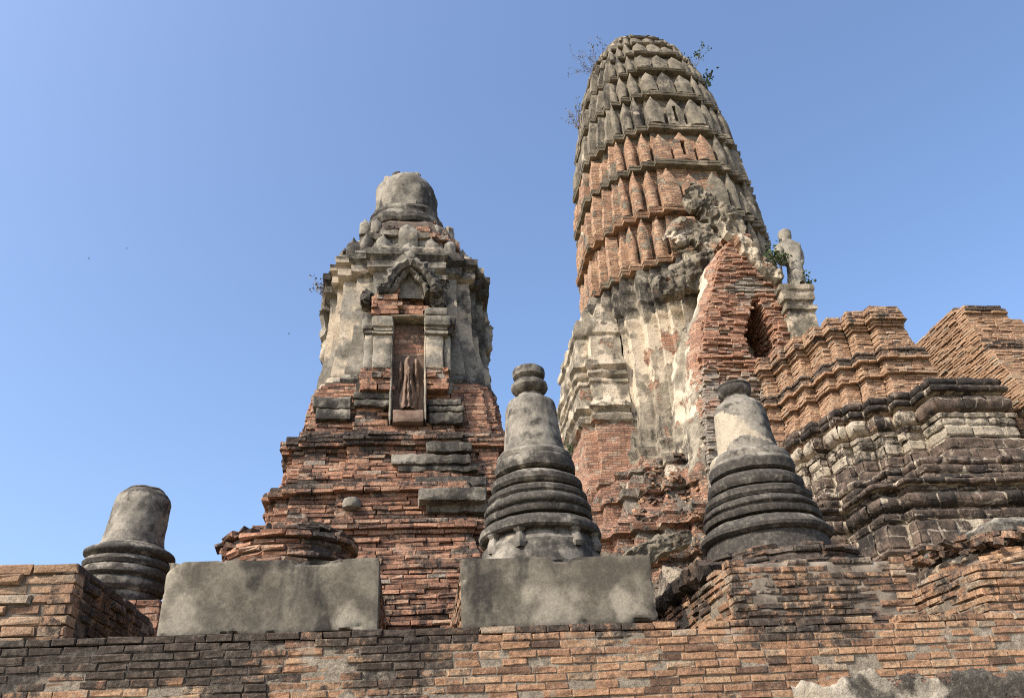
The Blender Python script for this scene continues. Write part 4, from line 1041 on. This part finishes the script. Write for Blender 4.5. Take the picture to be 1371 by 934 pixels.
def gpath2(z):
    d = doorx(z)
    if d: return [(d[1], PYF + 1.4), (d[1], PYF), (interp(z, gr), PYF), (interp(z, gr), 19.2)]
    return []
lay(k, gpath2, dl[0][0], dl[-1][0], .078, (.18, .34), .03, .4, pcol, None, joint=.009, jag=jagp, cj=.035, chf=.016, j=.012)
k.build('front_porch', MAT['brick'], GP)
k = MB()
zz = [6 + i * .15 for i in range(65)]
V = []; Fc = []
for side in (0, 1):
    for (za, zb2) in zip(zz, zz[1:]):
        l, r = interp(za, gl) + .1, interp(za, gr) - .1; d = doorx(za)
        if d: l, r = ((l, d[0] - .1) if side == 0 else (d[1] + .1, r))
        elif side: continue
        b = len(V)
        V += [(l, PYF + .12, za), (r, PYF + .12, za), (r, PYF + .12, zb2), (l, PYF + .12, zb2), (l, 19.5, za), (r, 19.5, za), (r, 19.5, zb2), (l, 19.5, zb2)]
        Fc += [(b, b + 1, b + 2, b + 3), (b + 4, b, b + 3, b + 7), (b + 1, b + 5, b + 6, b + 2), (b + 3, b + 2, b + 6, b + 7), (b + 4, b + 5, b + 1, b)]
k.add(V, Fc); k.build('porch_core', MAT['redcore'], GP)
k = MB(); V = []; C = []; NZ, NY = 70, 26
for i in range(NZ + 1):
    z = lerp(6.2, gl[-1][0] - .35, i / NZ)
    for j in range(NY + 1):
        y = lerp(19.6, PYF + .12, j / NY); x = interp(z, gl) - .06 - .16 * (math.sin(j / NY * 3 * math.pi) > .1) + .10 * fb(1, y, z, 1.5, 5) + .10 * sst(.5, 0, z - 6.2) + .1 * sst(PYF + .6, PYF + .1, y)
        V.append((x, y + .05 * fb(3, y, z, 2), z)); C.append((.53 + .20 * fb(2, y, z * .6, .9) + .10 * sst(PYF + .7, PYF + .2, y), .46 + .12 * sst(10.8, 9.4, z), .62 - .12 * sst(10.8, 9.6, z)))
k.add(V, [(i * (NY + 1) + j, i * (NY + 1) + j + 1, (i + 1) * (NY + 1) + j + 1, (i + 1) * (NY + 1) + j) for i in range(NZ) for j in range(NY)], C); k.build('porch_flank', MAT['prangb'], GP, smooth=30)
# plaster that still clings to the gable: rim on the right slope, white patches
def blob(mb, pts, Y, rad, thick, colf, sub=10, K=17):
    """ragged sheet of plaster clinging to the masonry along a line of photo points at distance Y"""
    P = [at(x, y, Y) for x, y in smoothpts(pts, sub)]
    n = len(P); V = []; Fc = []; C = []
    for i, p in enumerate(P):
        a, b = P[max(0, i - 1)], P[min(n - 1, i + 1)]; t = Vector((b.x - a.x, 0, b.z - a.z)).normalized(); nn = Vector((-t.z, 0, t.x))
        e = math.sin(math.pi * min(1, max(0, (i + .4) / n))) ** .3
        for q in range(K):
            u = q / (K - 1) * 2 - 1
            w = rad * e * (1 + .55 * fb(p.x + (9 if u > 0 else 0), p.y + 3, p.z, 2.2, 5))
            c = p + nn * u * w
            d = thick * (min(1, (1 - abs(u)) * 4) * (.75 + .9 * fb(c.x, c.y, c.z, 2.2, 6) + .5 * fb(c.x, c.y, c.z, 7, 4))) if 0 < q < K - 1 else -.14
            V.append((c.x + .03 * fb(c.z, c.x, 1, 4), c.y - d, c.z + .03 * fb(c.x, c.z, 7, 4))); C.append(colf(c.x, c.y, c.z))
    for i in range(n - 1):
        for q in range(K - 1): Fc.append((i * K + q, (i + 1) * K + q, (i + 1) * K + q + 1, i * K + q + 1))
    mb.add(V, Fc, C)
pale = lambda x, y, z: (.54 + .2 * fb(x, y, z, 2), .50, .58)
greyp = lambda x, y, z: (.46 + .14 * fb(x, y, z, 1.4), .56, .50)
k = MB(); blob(k, [(966, 292), (985, 316), (1010, 343), (1030, 364), (1046, 376)], 17.2, .27, .16, pale); k.build('gable_plaster', MAT['prang'], GP, smooth=26)
k = MB(); blob(k, [(915, 262), (945, 272), (968, 296), (1000, 330)], 18.4, .55, .18, greyp, 12, 21); k.build('gable_plaster', MAT['prang'], GP, smooth=26)
# pedestal at the porch corner (the statue stands on it)
k = MB(); pd0 = at(1055, 410, 17.0)
sweep(k, [(pd0.x - .02, 18.2), (pd0.x - .02, 17.0), (pd0.x + .72, 17.0), (pd0.x + .72, 18.2)], [(.0, 11.0), (.0, 12.75), (.06, 12.8), (.06, 12.9), (.0, 12.95), (.02, 13.05), (.08, 13.1), (.08, 13.35), (.12, 13.4), (.12, 13.55), (-.3, 13.58)], .09, .035, 4, lambda x, y, z: (.47 + .15 * fb(x, y, z, 2), .52 + .12 * fb(x, y, z, 2.2), .54), cap=True)
k.build('statue_pedestal', MAT['prang'], GP, smooth=32)
# broken masonry where the body meets the porch roof
k = MB(); blob(k, [(895, 325), (925, 312), (950, 322), (962, 350)], 18.55, .6, .16, lambda x, y, z: (.56 + .16 * fb(x, y, z, 1.2), .50, .56), 12, 21); k.build('broken_roof', MAT['prang'], GP, smooth=26)
k = MB(); blob(k, [(880, 392), (905, 380), (930, 362), (952, 340)], 18.4, .5, .18, lambda x, y, z: (.50, .58, .42), 12, 21); k.build('broken_roof', MAT['prang'], GP, smooth=26)
# high ruined base
def bscol(x, y, z): return (.62 + .16 * fb(x, y, z, .9), .52 + .06 * fb(x, y, z, 1.5), .5)
bs = [(6.2, 2.7), (6.1, 5.0), (5.75, 5.6), (5.45, 6.2), (5.62, 6.25), (5.66, 6.4), (5.4, 6.45), (5.45, 6.6), (5.1, 6.7), (5.0, 7.1), (5.2, 7.16), (5.2, 7.34), (4.95, 7.4), (5.0, 7.5), (4.65, 7.8), (4.45, 8.2), (4.62, 8.25), (4.62, 8.42), (4.35, 8.48), (4.25, 8.8), (4.0, 9.0), (4.1, 9.06), (4.1, 9.2), (3.8, 9.3), (3.4, 9.5)]
k = MB(); loft(k, dense(bs, .08), .12, .16, 1.5, bscol); k.build('ruined_base', M_stucco('rubble_masonry', mid=(.13, .105, .08), light=(.235, .195, .145), thr=.545, peel=.57, bump=1.0, dist=.08, pal=PAL), GP, smooth=34)
k = MB()
def rp():
    z = rnd.uniform(5.2, 9.6); Rr = interp(z, [(b, a) for a, b in bs]); x = rnd.uniform(-.78, .65) * Rr
    y = -interp(abs(x) / Rr, [(0, 1), (.36, 1), (.365, .945), (.49, .945), (.495, .875), (.61, .875), (.615, .795), (.72, .795), (.73, .70), (.80, .68)]) * Rr
    d = .22 * fb(PX + x, PY + y, z, 1.1, 5) - .045; l = math.hypot(x, y)
    return (PX + x + x / l * d, PY + y + y / l * d, z)
rubble(k, rp, 1700, (.10, .26), lambda: (min(1, max(0, rnd.gauss(.42, .3))), rnd.gauss(.565, .07), .5)); k.build('loose_brickwork', MAT['ped'], GP)['kind'] = 'stuff'
k = MB(); blob(k, [(838, 748), (865, 738), (895, 730), (922, 716)], 16.0, .24, .12, lambda x, y, z: (.52, .56, .52), 12, 21); k.build('plaster_patch', MAT['prang'], GP, smooth=26)

# statue on the porch corner
def skinned(name, verts, edges, radii, mat, parent=None, label=None, cat=None, loc=(0, 0, 0)):
    me = bpy.data.meshes.new(name); me.from_pydata(verts, edges, []); o = bpy.data.objects.new(name, me); COL.objects.link(o)
    o.location = loc; me.materials.append(mat)
    md = o.modifiers.new('skin', 'SKIN'); md.use_smooth_shade = True
    for v, r in zip(me.skin_vertices[0].data, radii): v.radius = r if isinstance(r, tuple) else (r, r)
    me.skin_vertices[0].data[0].use_root = True
    o.modifiers.new('sub', 'SUBSURF').render_levels = 2
    dm = o.modifiers.new('wear', 'DISPLACE'); tx = bpy.data.textures.new('wear', 'CLOUDS'); tx.noise_scale = .10; dm.texture = tx; dm.strength = .075; dm.mid_level = .5
    return o
sb = at(1066, 398, 17.35); zst = 13.55
pix = lambda x, y: at(x, y, 17.35)
c_ = lambda x, y, dy=0: (lambda p: (p.x - sb.x, dy, p.z - zst))(pix(x - 4, y + 2))
hips = c_(1070, 372); 
SV = [hips, c_(1067, 350), c_(1063, 332), c_(1057, 322), c_(1055, 314), c_(1053, 306),          # pelvis, waist, chest, neck, head, crown
      c_(1047, 331), c_(1045, 346, -.08), c_(1050, 358, -.2),                                    # left shoulder, elbow, hand
      c_(1071, 329), c_(1074, 346, -.05), c_(1072, 360, -.18),                                   # right arm
      c_(1068, 385, -.10), c_(1068, 396, -.12), c_(1076, 385, -.05), c_(1077, 396, -.08)]
SE = [(0, 1), (1, 2), (2, 3), (3, 4), (4, 5), (2, 6), (6, 7), (7, 8), (2, 9), (9, 10), (10, 11), (0, 12), (12, 13), (0, 14), (14, 15)]
SR = [(.30, .24), (.27, .21), (.36, .24), .13, .22, .19, .16, .12, .09, .16, .13, .10, .20, .20, .19, .19]
st = skinned('statue', SV, SE, SR, MAT['stucco'], loc=(sb.x, 17.35, zst))
tag(st, 'weathered stone figure standing on the porch corner of the tall tower', 'statue')

# ================================================================== redented brick terrace walls at the right
ZZ = [(8.62, 19.5), (8.62, 16.96), (8.93, 16.96), (8.95, 16.42), (9.08, 16.42), (9.10, 15.92), (9.34, 15.92), (9.36, 15.30), (9.54, 15.30), (9.56, 15.03), (9.90, 15.03), (9.92, 14.75), (10.32, 14.75), (10.34, 14.50), (11.34, 14.50), (11.34, 17.5)]
zzp = [(8.2, .34), (8.95, .20), (9.30, .08), (9.47, .06), (9.50, .15), (9.60, .16), (9.64, .03), (9.84, .03), (9.88, .13), (9.95, .14), (9.99, .08), (10.03, .09), (10.07, .13), (10.12, .12), (10.16, -.02), (10.25, -.06), (10.42, -.11), (10.78, -.12), (10.83, -.06), (10.90, -.04), (10.94, .03), (11.02, .04), (11.06, -.03), (11.12, -.01), (11.17, .0), (11.34, -.06)]
TW = thing('terrace_wall', 'zigzag stepped buff brick wall in front of the tall tower doorway', 'wall', (10, 15, 8), 'stepped brick walls flanking the stair')
def zz_path(z):
    p = offpath(ZZ, interp(z, zzp)); r = interp(z, [(9.5, 11.42), (9.9, 11.36), (10.4, 11.24), (10.9, 11.14), (11.3, 11.10)])
    p[-2] = (r, p[-2][1]); p[-1] = (r, p[-1][1]); return p
def tw_col(x, y, z):
    g = .43 + .05 * fb(x, y, z, 1.5)
    g += .20 * sst(10.80, 10.9, z) * (.75 + .5 * fb(x, y, z, 2.5)) + .26 * sst(9.92, 9.97, z) * sst(10.22, 10.12, z) + .05 * sst(9.1, 8.6, z) + rnd.gauss(0, .03)
    if 9.60 < z < 9.66 or 9.82 < z < 9.88: g += .10
    return (min(1, max(0, rnd.gauss(.58, .2))), g, .5)
lay(MB(), zz_path, 8.2, 11.33, .066, (.16, .28), .010, .3, tw_col, lambda x, y, z: (z > 11.2 and nz(x, y, 0, 2.5) > .25) or y > 18.5, joint=.008,
    jag=lambda x, y, z: .016 * fb(x, y, z, 3), cj=.007, chf=.010, j=.007).build('brickwork', MAT['buff'], TW)
k = MB(); sweep(k, [p for p in ZZ], [(interp(z, zzp) - .10, z) for z in [8.2 + i * .1 for i in range(32)]]); 
q = offpath(ZZ, -.15); k.add([(x, y, 11.27) for x, y in q], [tuple(range(len(q)))])
k.build('core', MAT['mortar'], TW)

TW2 = thing('terrace_wall', 'brick stair cheek wall with a smooth slanting left side, beside the gap at the right edge', 'wall', (13, 15, 8), 'stepped brick walls flanking the stair')
def t2(z):
    r = interp(z, [(9.6, 15.5), (10.3, 14.4), (10.6, 13.78), (10.78, 13.76), (10.8, 13.5), (11.0, 13.48), (11.04, 13.36), (11.25, 13.3)])
    yf_ = interp(z, [(6.9, 13.9), (8.25, 13.9), (8.3, 13.3), (9.0, 13.6), (9.6, 13.80), (9.72, 13.78), (9.78, 13.9), (9.95, 13.86), (10.0, 14.0), (10.5, 14.1), (10.9, 14.2), (10.95, 14.12), (11.08, 14.12), (11.1, 14.4), (11.25, 14.45)])
    return [(12.42, 17.5), (12.42, yf_), (r, yf_), (r, 17.5)]
def t2c(x, y, z): return (min(1, max(0, rnd.gauss(.62, .17))), .42 + .05 * fb(x, y, z, 1.5) + .22 * (1 if y < 15 and x > 12.5 and (9.8 < z < 10.1 or z > 11.0) else 0) + .2 * sst(8.6, 8.0, z), .5)
lay(MB(), t2, 6.9, 11.24, .066, (.2, .3), .012, .3, t2c, None, joint=.010, jag=lambda x, y, z: .014 * fb(x, y, z, 3), cj=.008, chf=.012, j=.007).build('brickwork', MAT['buff'], TW2)
k = MB(); rows = [6.8 + i * .148 for i in range(31)]; V = []
for z in rows:
    p = t2(z); V += [(p[0][0] + .06, p[0][1], z), (p[1][0] + .06, p[1][1] + .06, z), (p[2][0] - .06, p[2][1] + .06, z), (p[3][0] - .06, p[3][1], z)]
k.add(V, [(i * 4 + j, i * 4 + j + 1, (i + 1) * 4 + j + 1, (i + 1) * 4 + j) for i in range(30) for j in range(3)] + [(120, 121, 122, 123)]); k.build('core', MAT['mortar'], TW2)
# stair fill between the walls
SF = thing('stair_ruin', 'dark worn brick stair remains between the two stepped walls', 'stairs', (11.9, 15, 8))
k = MB()
for i in range(9):
    z0_ = 8.3 + i * .2; y0_ = 14.1 + i * .22
    lay(k, lambda z: [(11.3, y0_), (12.45, y0_)], z0_, z0_ + .2, .066, (.2, .3), .02, .25, lambda x, y, z: (rnd.random(), .62, .5), None, joint=.009)
k.build('brickwork', MAT['ped'], SF)
k = MB(); V = []
for i in range(10): z0_ = 8.3 + i * .2; y0_ = 14.2 + i * .22; V += [(11.3, y0_, z0_ - .02), (12.45, y0_, z0_ - .02), (11.3, y0_ + .02, z0_ + .17), (12.45, y0_ + .02, z0_ + .17)]
k.add(V, [(i * 2, i * 2 + 1, i * 2 + 3, i * 2 + 2) for i in range(19)]); k.build('core', MAT['dmortar'], SF)

def stones(mb, path, band, blen=(.26, .66), jit=.022, colf=None, nu=8, amp=.026):
    """one course of separate worn blocks; band = [(offset, z)] is the face of the course"""
    Q = [offpath(path, o) for o, z in band]
    for i in range(len(path) - 1):
        a, b = path[i], path[i + 1]; L = math.hypot(b[0] - a[0], b[1] - a[1])
        if L < .05: continue
        n = ((b[1] - a[1]) / L, -(b[0] - a[0]) / L); s = 0
        while s < L - .001:
            l = rnd.uniform(*blen)
            if L - s - l < .18: l = L - s
            o = rnd.gauss(0, jit); dz = rnd.gauss(0, .008); V = []; C = []; col = colf((a[0] + b[0]) / 2, (a[1] + b[1]) / 2, band[len(band) // 2][1])
            col = (col[0], col[1] + rnd.gauss(0, .05), col[2] + rnd.gauss(0, .05)); M_ = len(band)
            for u in range(nu + 1):
                f = (s + .010 + (l - .020) * u / nu) / L; e = (.02 if u in (0, nu) else 0)
                for q in range(M_):
                    x = lerp(Q[q][i][0], Q[q][i + 1][0], f); y = lerp(Q[q][i][1], Q[q][i + 1][1], f); z = band[q][1] + dz
                    d = o - e - (.028 if q in (0, M_ - 1) else 0) + amp * fb(x, y, z, 6, 5)
                    V.append((x + n[0] * d, y + n[1] * d, z + amp * .5 * fb(x + 7, y, z, 6, 4))); C.append(col)
            mb.add(V, [(u * M_ + q, (u + 1) * M_ + q, (u + 1) * M_ + q + 1, u * M_ + q + 1) for u in range(nu) for q in range(M_ - 1)], C)
            s += l
def courses(name, path, bands, colf, parent, backing):
    k = MB(); sweep(k, path, dense([(o - .05, z) for bd in bands for o, z in bd], .06), .1, .025, 4, backing); k.build(name + '_bed', MAT['lat'], parent, smooth=40)
    for bd in bands:
        k = MB(); stones(k, path, dense(bd, .035), colf=colf); k.build(name, MAT['lat'], parent, smooth=26)
# stone plinth below the brick walls
ST = thing('stone_plinth', 'dark laterite plinth with rounded mouldings and cream plaster under the stepped walls', 'plinth', (10, 13, 3))
ZS = [(p[0], p[1]) for p in offpath(ZZ[1:-2], .30)]
ZS = [(ZS[0][0], 18.5)] + ZS[1:-1] + [(ZS[-1][0], 14.18), (10.42, 14.18), (10.42, 13.50), (11.98, 13.50), (11.98, 15.5)]
def tor(o0, z0_, o1, z1_, b, n=8): return [(lerp(o0, o1, i / n) + b * math.sin(math.pi * i / n) ** .75, lerp(z0_, z1_, i / n)) for i in range(n + 1)]
up = [(.14, 7.0), (.16, 7.25), (.10, 7.28), (.10, 7.45), (.06, 7.5), (.02, 7.55), (.02, 7.95), (.06, 7.97), (.07, 8.03), (-.02, 8.06), (-.03, 8.14)] + tor(-.02, 8.15, -.02, 8.48, .10) + [(-.05, 8.50)] + tor(.04, 8.53, .04, 8.68, .06) + tor(-.02, 8.70, -.06, 8.90, .06) + [(-.5, 8.92)]
def stc(x, y, z):
    cr = .5
    if 7.5 < z < 8.06: cr = .70 + .1 * nz(x, y, z, 1.2)
    if 8.1 < z < 8.5: cr = .65 if x < 10.3 else .36
    if z < 7.5: cr = .47
    if z > 8.5: cr = .25
    return (.5, .50 + .14 * sst(8.45, 8.6, z), cr)
bk = lambda x, y, z: (.5, .47, .62)
courses('upper_moulding', ZS, [[(.16, 7.0), (.16, 7.24)], [(.10, 7.26), (.10, 7.46), (.03, 7.53)], [(.02, 7.55), (.02, 7.78)], [(.03, 7.79), (.04, 7.96)], [(.07, 7.97), (.07, 8.04), (.0, 8.08)], tor(-.02, 8.12, -.02, 8.48, .10), tor(.06, 8.52, .05, 8.68, .05), tor(.0, 8.70, -.04, 8.90, .06), [(-.06, 8.90), (-.5, 8.92)]], stc, ST, bk)
ZM = [(8.05, 18.5), (8.05, 16.0), (8.42, 16.0), (8.42, 15.2), (8.80, 15.2), (8.80, 14.5), (9.15, 14.5), (9.15, 13.9), (9.5, 13.9), (9.5, 13.25), (16.5, 13.25)]
mid_ = [(.10, 6.35), (.12, 6.45)] + tor(.06, 6.46, .05, 6.66, .07) + tor(.0, 6.68, .0, 6.86, .05) + tor(-.06, 6.88, -.08, 7.06, .06) + [(-.3, 7.12), (-.6, 7.25)]
courses('middle_moulding', ZM, [[(.12, 6.35), (.14, 6.47)], tor(.07, 6.48, .05, 6.68, .07), tor(.0, 6.70, .0, 6.88, .05), tor(-.06, 6.90, -.08, 7.08, .06), [(-.15, 7.09), (-.6, 7.2)]], lambda x, y, z: (.5, .54, .34 + .14 * sst(9.3, 8.8, x)), ST, bk)
ZL = [(7.35, 18.5), (7.35, 15.2), (7.8, 15.2), (7.8, 14.3), (8.28, 14.3), (8.28, 12.98), (8.68, 12.98), (8.68, 12.72), (16.5, 12.72)]
low = [(.30, 2.7), (.28, 4.7), (.26, 4.72), (.20, 4.8), (.20, 5.02), (.28, 5.05), (.28, 5.12), (.16, 5.16)] + [(.16, 5.2), (.12, 5.6), (.10, 5.66), (.04, 5.70), (.10, 5.74), (.10, 5.80), (.0, 5.84)] + tor(.0, 5.86, .0, 6.14, .10) + [(-.02, 6.17), (.0, 6.2), (.0, 6.26)] + tor(.08, 6.28, .06, 6.40, .05) + [(-.3, 6.46), (-.6, 6.5)]
courses('lower_moulding', ZL, [[(.30, 2.7), (.28, 4.72)], [(.22, 4.75), (.20, 5.0)], [(.28, 5.03), (.28, 5.13)], [(.18, 5.17), (.13, 5.60)], [(.08, 5.63), (.10, 5.78)], [(.02, 5.80), (.0, 5.85)], tor(.0, 5.87, .0, 6.15, .10), [(-.02, 6.17), (.0, 6.26)], tor(.08, 6.28, .06, 6.40, .05), [(.0, 6.42), (-.6, 6.48)]], lambda x, y, z: (.5, .50 + .07 * sst(5.8, 5.9, z), .34), ST, bk)

# ================================================================== weeds
def weed(label, loc, h, n, leafn, leafs, mat, lean=(0, 0, 0), spread=.5, name='weed', thick=.008):
    T = thing(name, label, 'plant', loc, None)
    k = MB(); lf = MB()
    for s in range(n):
        d = Vector((rnd.gauss(lean[0], spread), rnd.gauss(lean[1], spread), 1 + lean[2])).normalized(); p = Vector((rnd.gauss(0, h * .04), rnd.gauss(0, h * .04), 0)); L = h * rnd.uniform(.55, 1.05); m_ = 6
        pts = [p.copy()]
        for i in range(m_):
            p = p + d * L / m_; pts.append(p.copy()); d = (d + Vector((rnd.gauss(0, .16), rnd.gauss(0, .16), rnd.gauss(.0, .1)))).normalized()
            if i > 1 and rnd.random() < .7:
                e = (d + Vector((rnd.gauss(0, .7), rnd.gauss(0, .7), rnd.gauss(.1, .4)))).normalized(); tw = [p.copy(), p + e * L * .16, p + e * L * .28 + Vector((0, 0, L * .02))]
                tube(k, tw, thick * .5)
                for _ in range(leafn): leaf(lf, p + e * L * .28 * rnd.uniform(.3, 1.1), leafs)
        tube(k, pts, thick)
        for _ in range(leafn): leaf(lf, pts[rnd.randint(3, m_)], leafs)
    k.build('stem', MAT['stem'], T, local=True); lf.build('foliage', MAT[mat], T, local=True)
    return T
def tube(mb, pts, r):
    V = []; n = len(pts)
    for i, p in enumerate(pts):
        rr = r * (1 - .7 * i / (n - 1))
        for a in range(4): V.append((p[0] + rr * math.cos(a * 1.571), p[1] + rr * math.sin(a * 1.571), p[2] + .3 * rr * math.sin(a * 1.571)))
    mb.add(V, [(i * 4 + a, i * 4 + (a + 1) % 4, (i + 1) * 4 + (a + 1) % 4, (i + 1) * 4 + a) for i in range(n - 1) for a in range(4)])
def leaf(mb, p, s):
    p = Vector(p) + Vector((rnd.gauss(0, s * .5), rnd.gauss(0, s * .5), rnd.gauss(0, s * .5))); d = Vector((rnd.gauss(0, 1), rnd.gauss(0, 1), rnd.gauss(0, .7))).normalized(); q = d.cross(Vector((rnd.gauss(0, 1), rnd.gauss(0, 1), rnd.gauss(0, 1)))).normalized()
    l = s * rnd.uniform(.7, 1.3); w = l * .28
    mb.add([tuple(p), tuple(p + d * l * .5 + q * w), tuple(p + d * l), tuple(p + d * l * .5 - q * w)], [(0, 1, 2, 3)])
p = at(803, 104, 20.9); weed('dry leafless weed on the left shoulder of the tall tower top', p, 1.5, 13, 4, .07, 'dryleaf', (-.7, -.2, .3), .42, thick=.012)
p = at(775, 172, 20.8); weed('dry weed sprouting from the left edge halfway up the tall tower', p, 1.1, 10, 4, .07, 'dryleaf', (-.6, -.2, .5), .42, thick=.011)
p = at(931, 88, 20.6); weed('small leafy weed highest on the right edge of the tall tower', p, 1.0, 4, 4, .11, 'leaf', (.2, 0, .4), .35, thick=.012)
p = at(942, 122, 20.6); weed('dark leafy weed lower on the right edge of the tall tower', p, .85, 8, 6, .15, 'leaf', (.35, 0, .4), .4, thick=.015)
p = at(1046, 362, 17.1); weed('green bush growing beside the stone figure on its left', p, .75, 9, 6, .11, 'leaf', (-.15, -.2, .2), .4, 'bush')
p = at(1077, 388, 17.2); weed('leafy twig growing to the right of the stone figure', p, .65, 4, 5, .10, 'leaf', (.8, 0, .1), .3)
p = at(435, 408, 9.9); weed('dry grass tuft on the left edge of the small tower', p, .55, 9, 3, .045, 'dryleaf', (-.1, -.1, .5), .2, thick=.006)
p = at(766, 610, 18.4); weed('sprig of grey green weed on the brick face right of the middle stupa', p, .35, 5, 5, .06, 'leaf', (0, -.4, .1), .4)

# ================================================================== birds, tiny in the sky
def bird(px, py, Y, heading, flap, label):
    c = at(px, py, Y); T = thing('bird', label, 'bird', c, 'birds far off in the sky'); T.rotation_euler = (0, 0, heading)
    k = MB(); rings = [(-.17, .012), (-.12, .03), (-.03, .055), (.06, .05), (.11, .03), (.14, .034), (.17, .02), (.205, .003)]; V = []
    for x, r in rings:
        for a in range(8): V.append((x, r * math.cos(a * .785), r * math.sin(a * .785) * .85))
    Fc = [(i * 8 + a, i * 8 + (a + 1) % 8, (i + 1) * 8 + (a + 1) % 8, (i + 1) * 8 + a) for i in range(7) for a in range(8)]
    V += [(-.15, 0, 0), (-.30, .05, .0), (-.30, -.05, .0), (-.15, 0, .012)]; b = 64; Fc += [(b, b + 1, b + 2), (b + 3, b + 2, b + 1)]
    k.add(V, Fc); k.build('body', MAT['bird'], T, local=True)
    for s in (1, -1):
        k = MB(); V = []
        for yy, x0, x1, zz_ in ((.03, -.07, .08, 0), (.16, -.08, .09, flap * .6), (.28, -.07, .05, flap * .8), (.38, -.06, -.03, flap * .5)): V += [(x1, s * yy, zz_ + .008), (x0, s * yy, zz_), (x1, s * yy, zz_ - .006)]
        Fc = []
        for i in range(3):
            for a in range(3): Fc.append((i * 3 + a, i * 3 + (a + 1) % 3, (i + 1) * 3 + (a + 1) % 3, (i + 1) * 3 + a))
        k.add(V, Fc); k.build('wing', MAT['bird'], T, local=True)
bird(119, 346, 150, .4, .16, 'lowest left of the two specks of birds in the open sky at the left')
bird(169.5, 332.5, 190, 1.0, .1, 'upper right of the two specks of birds in the open sky at the left')
bird(387, 447, 160, 2.6, .2, 'speck of a bird low in the sky just left of the small tower')
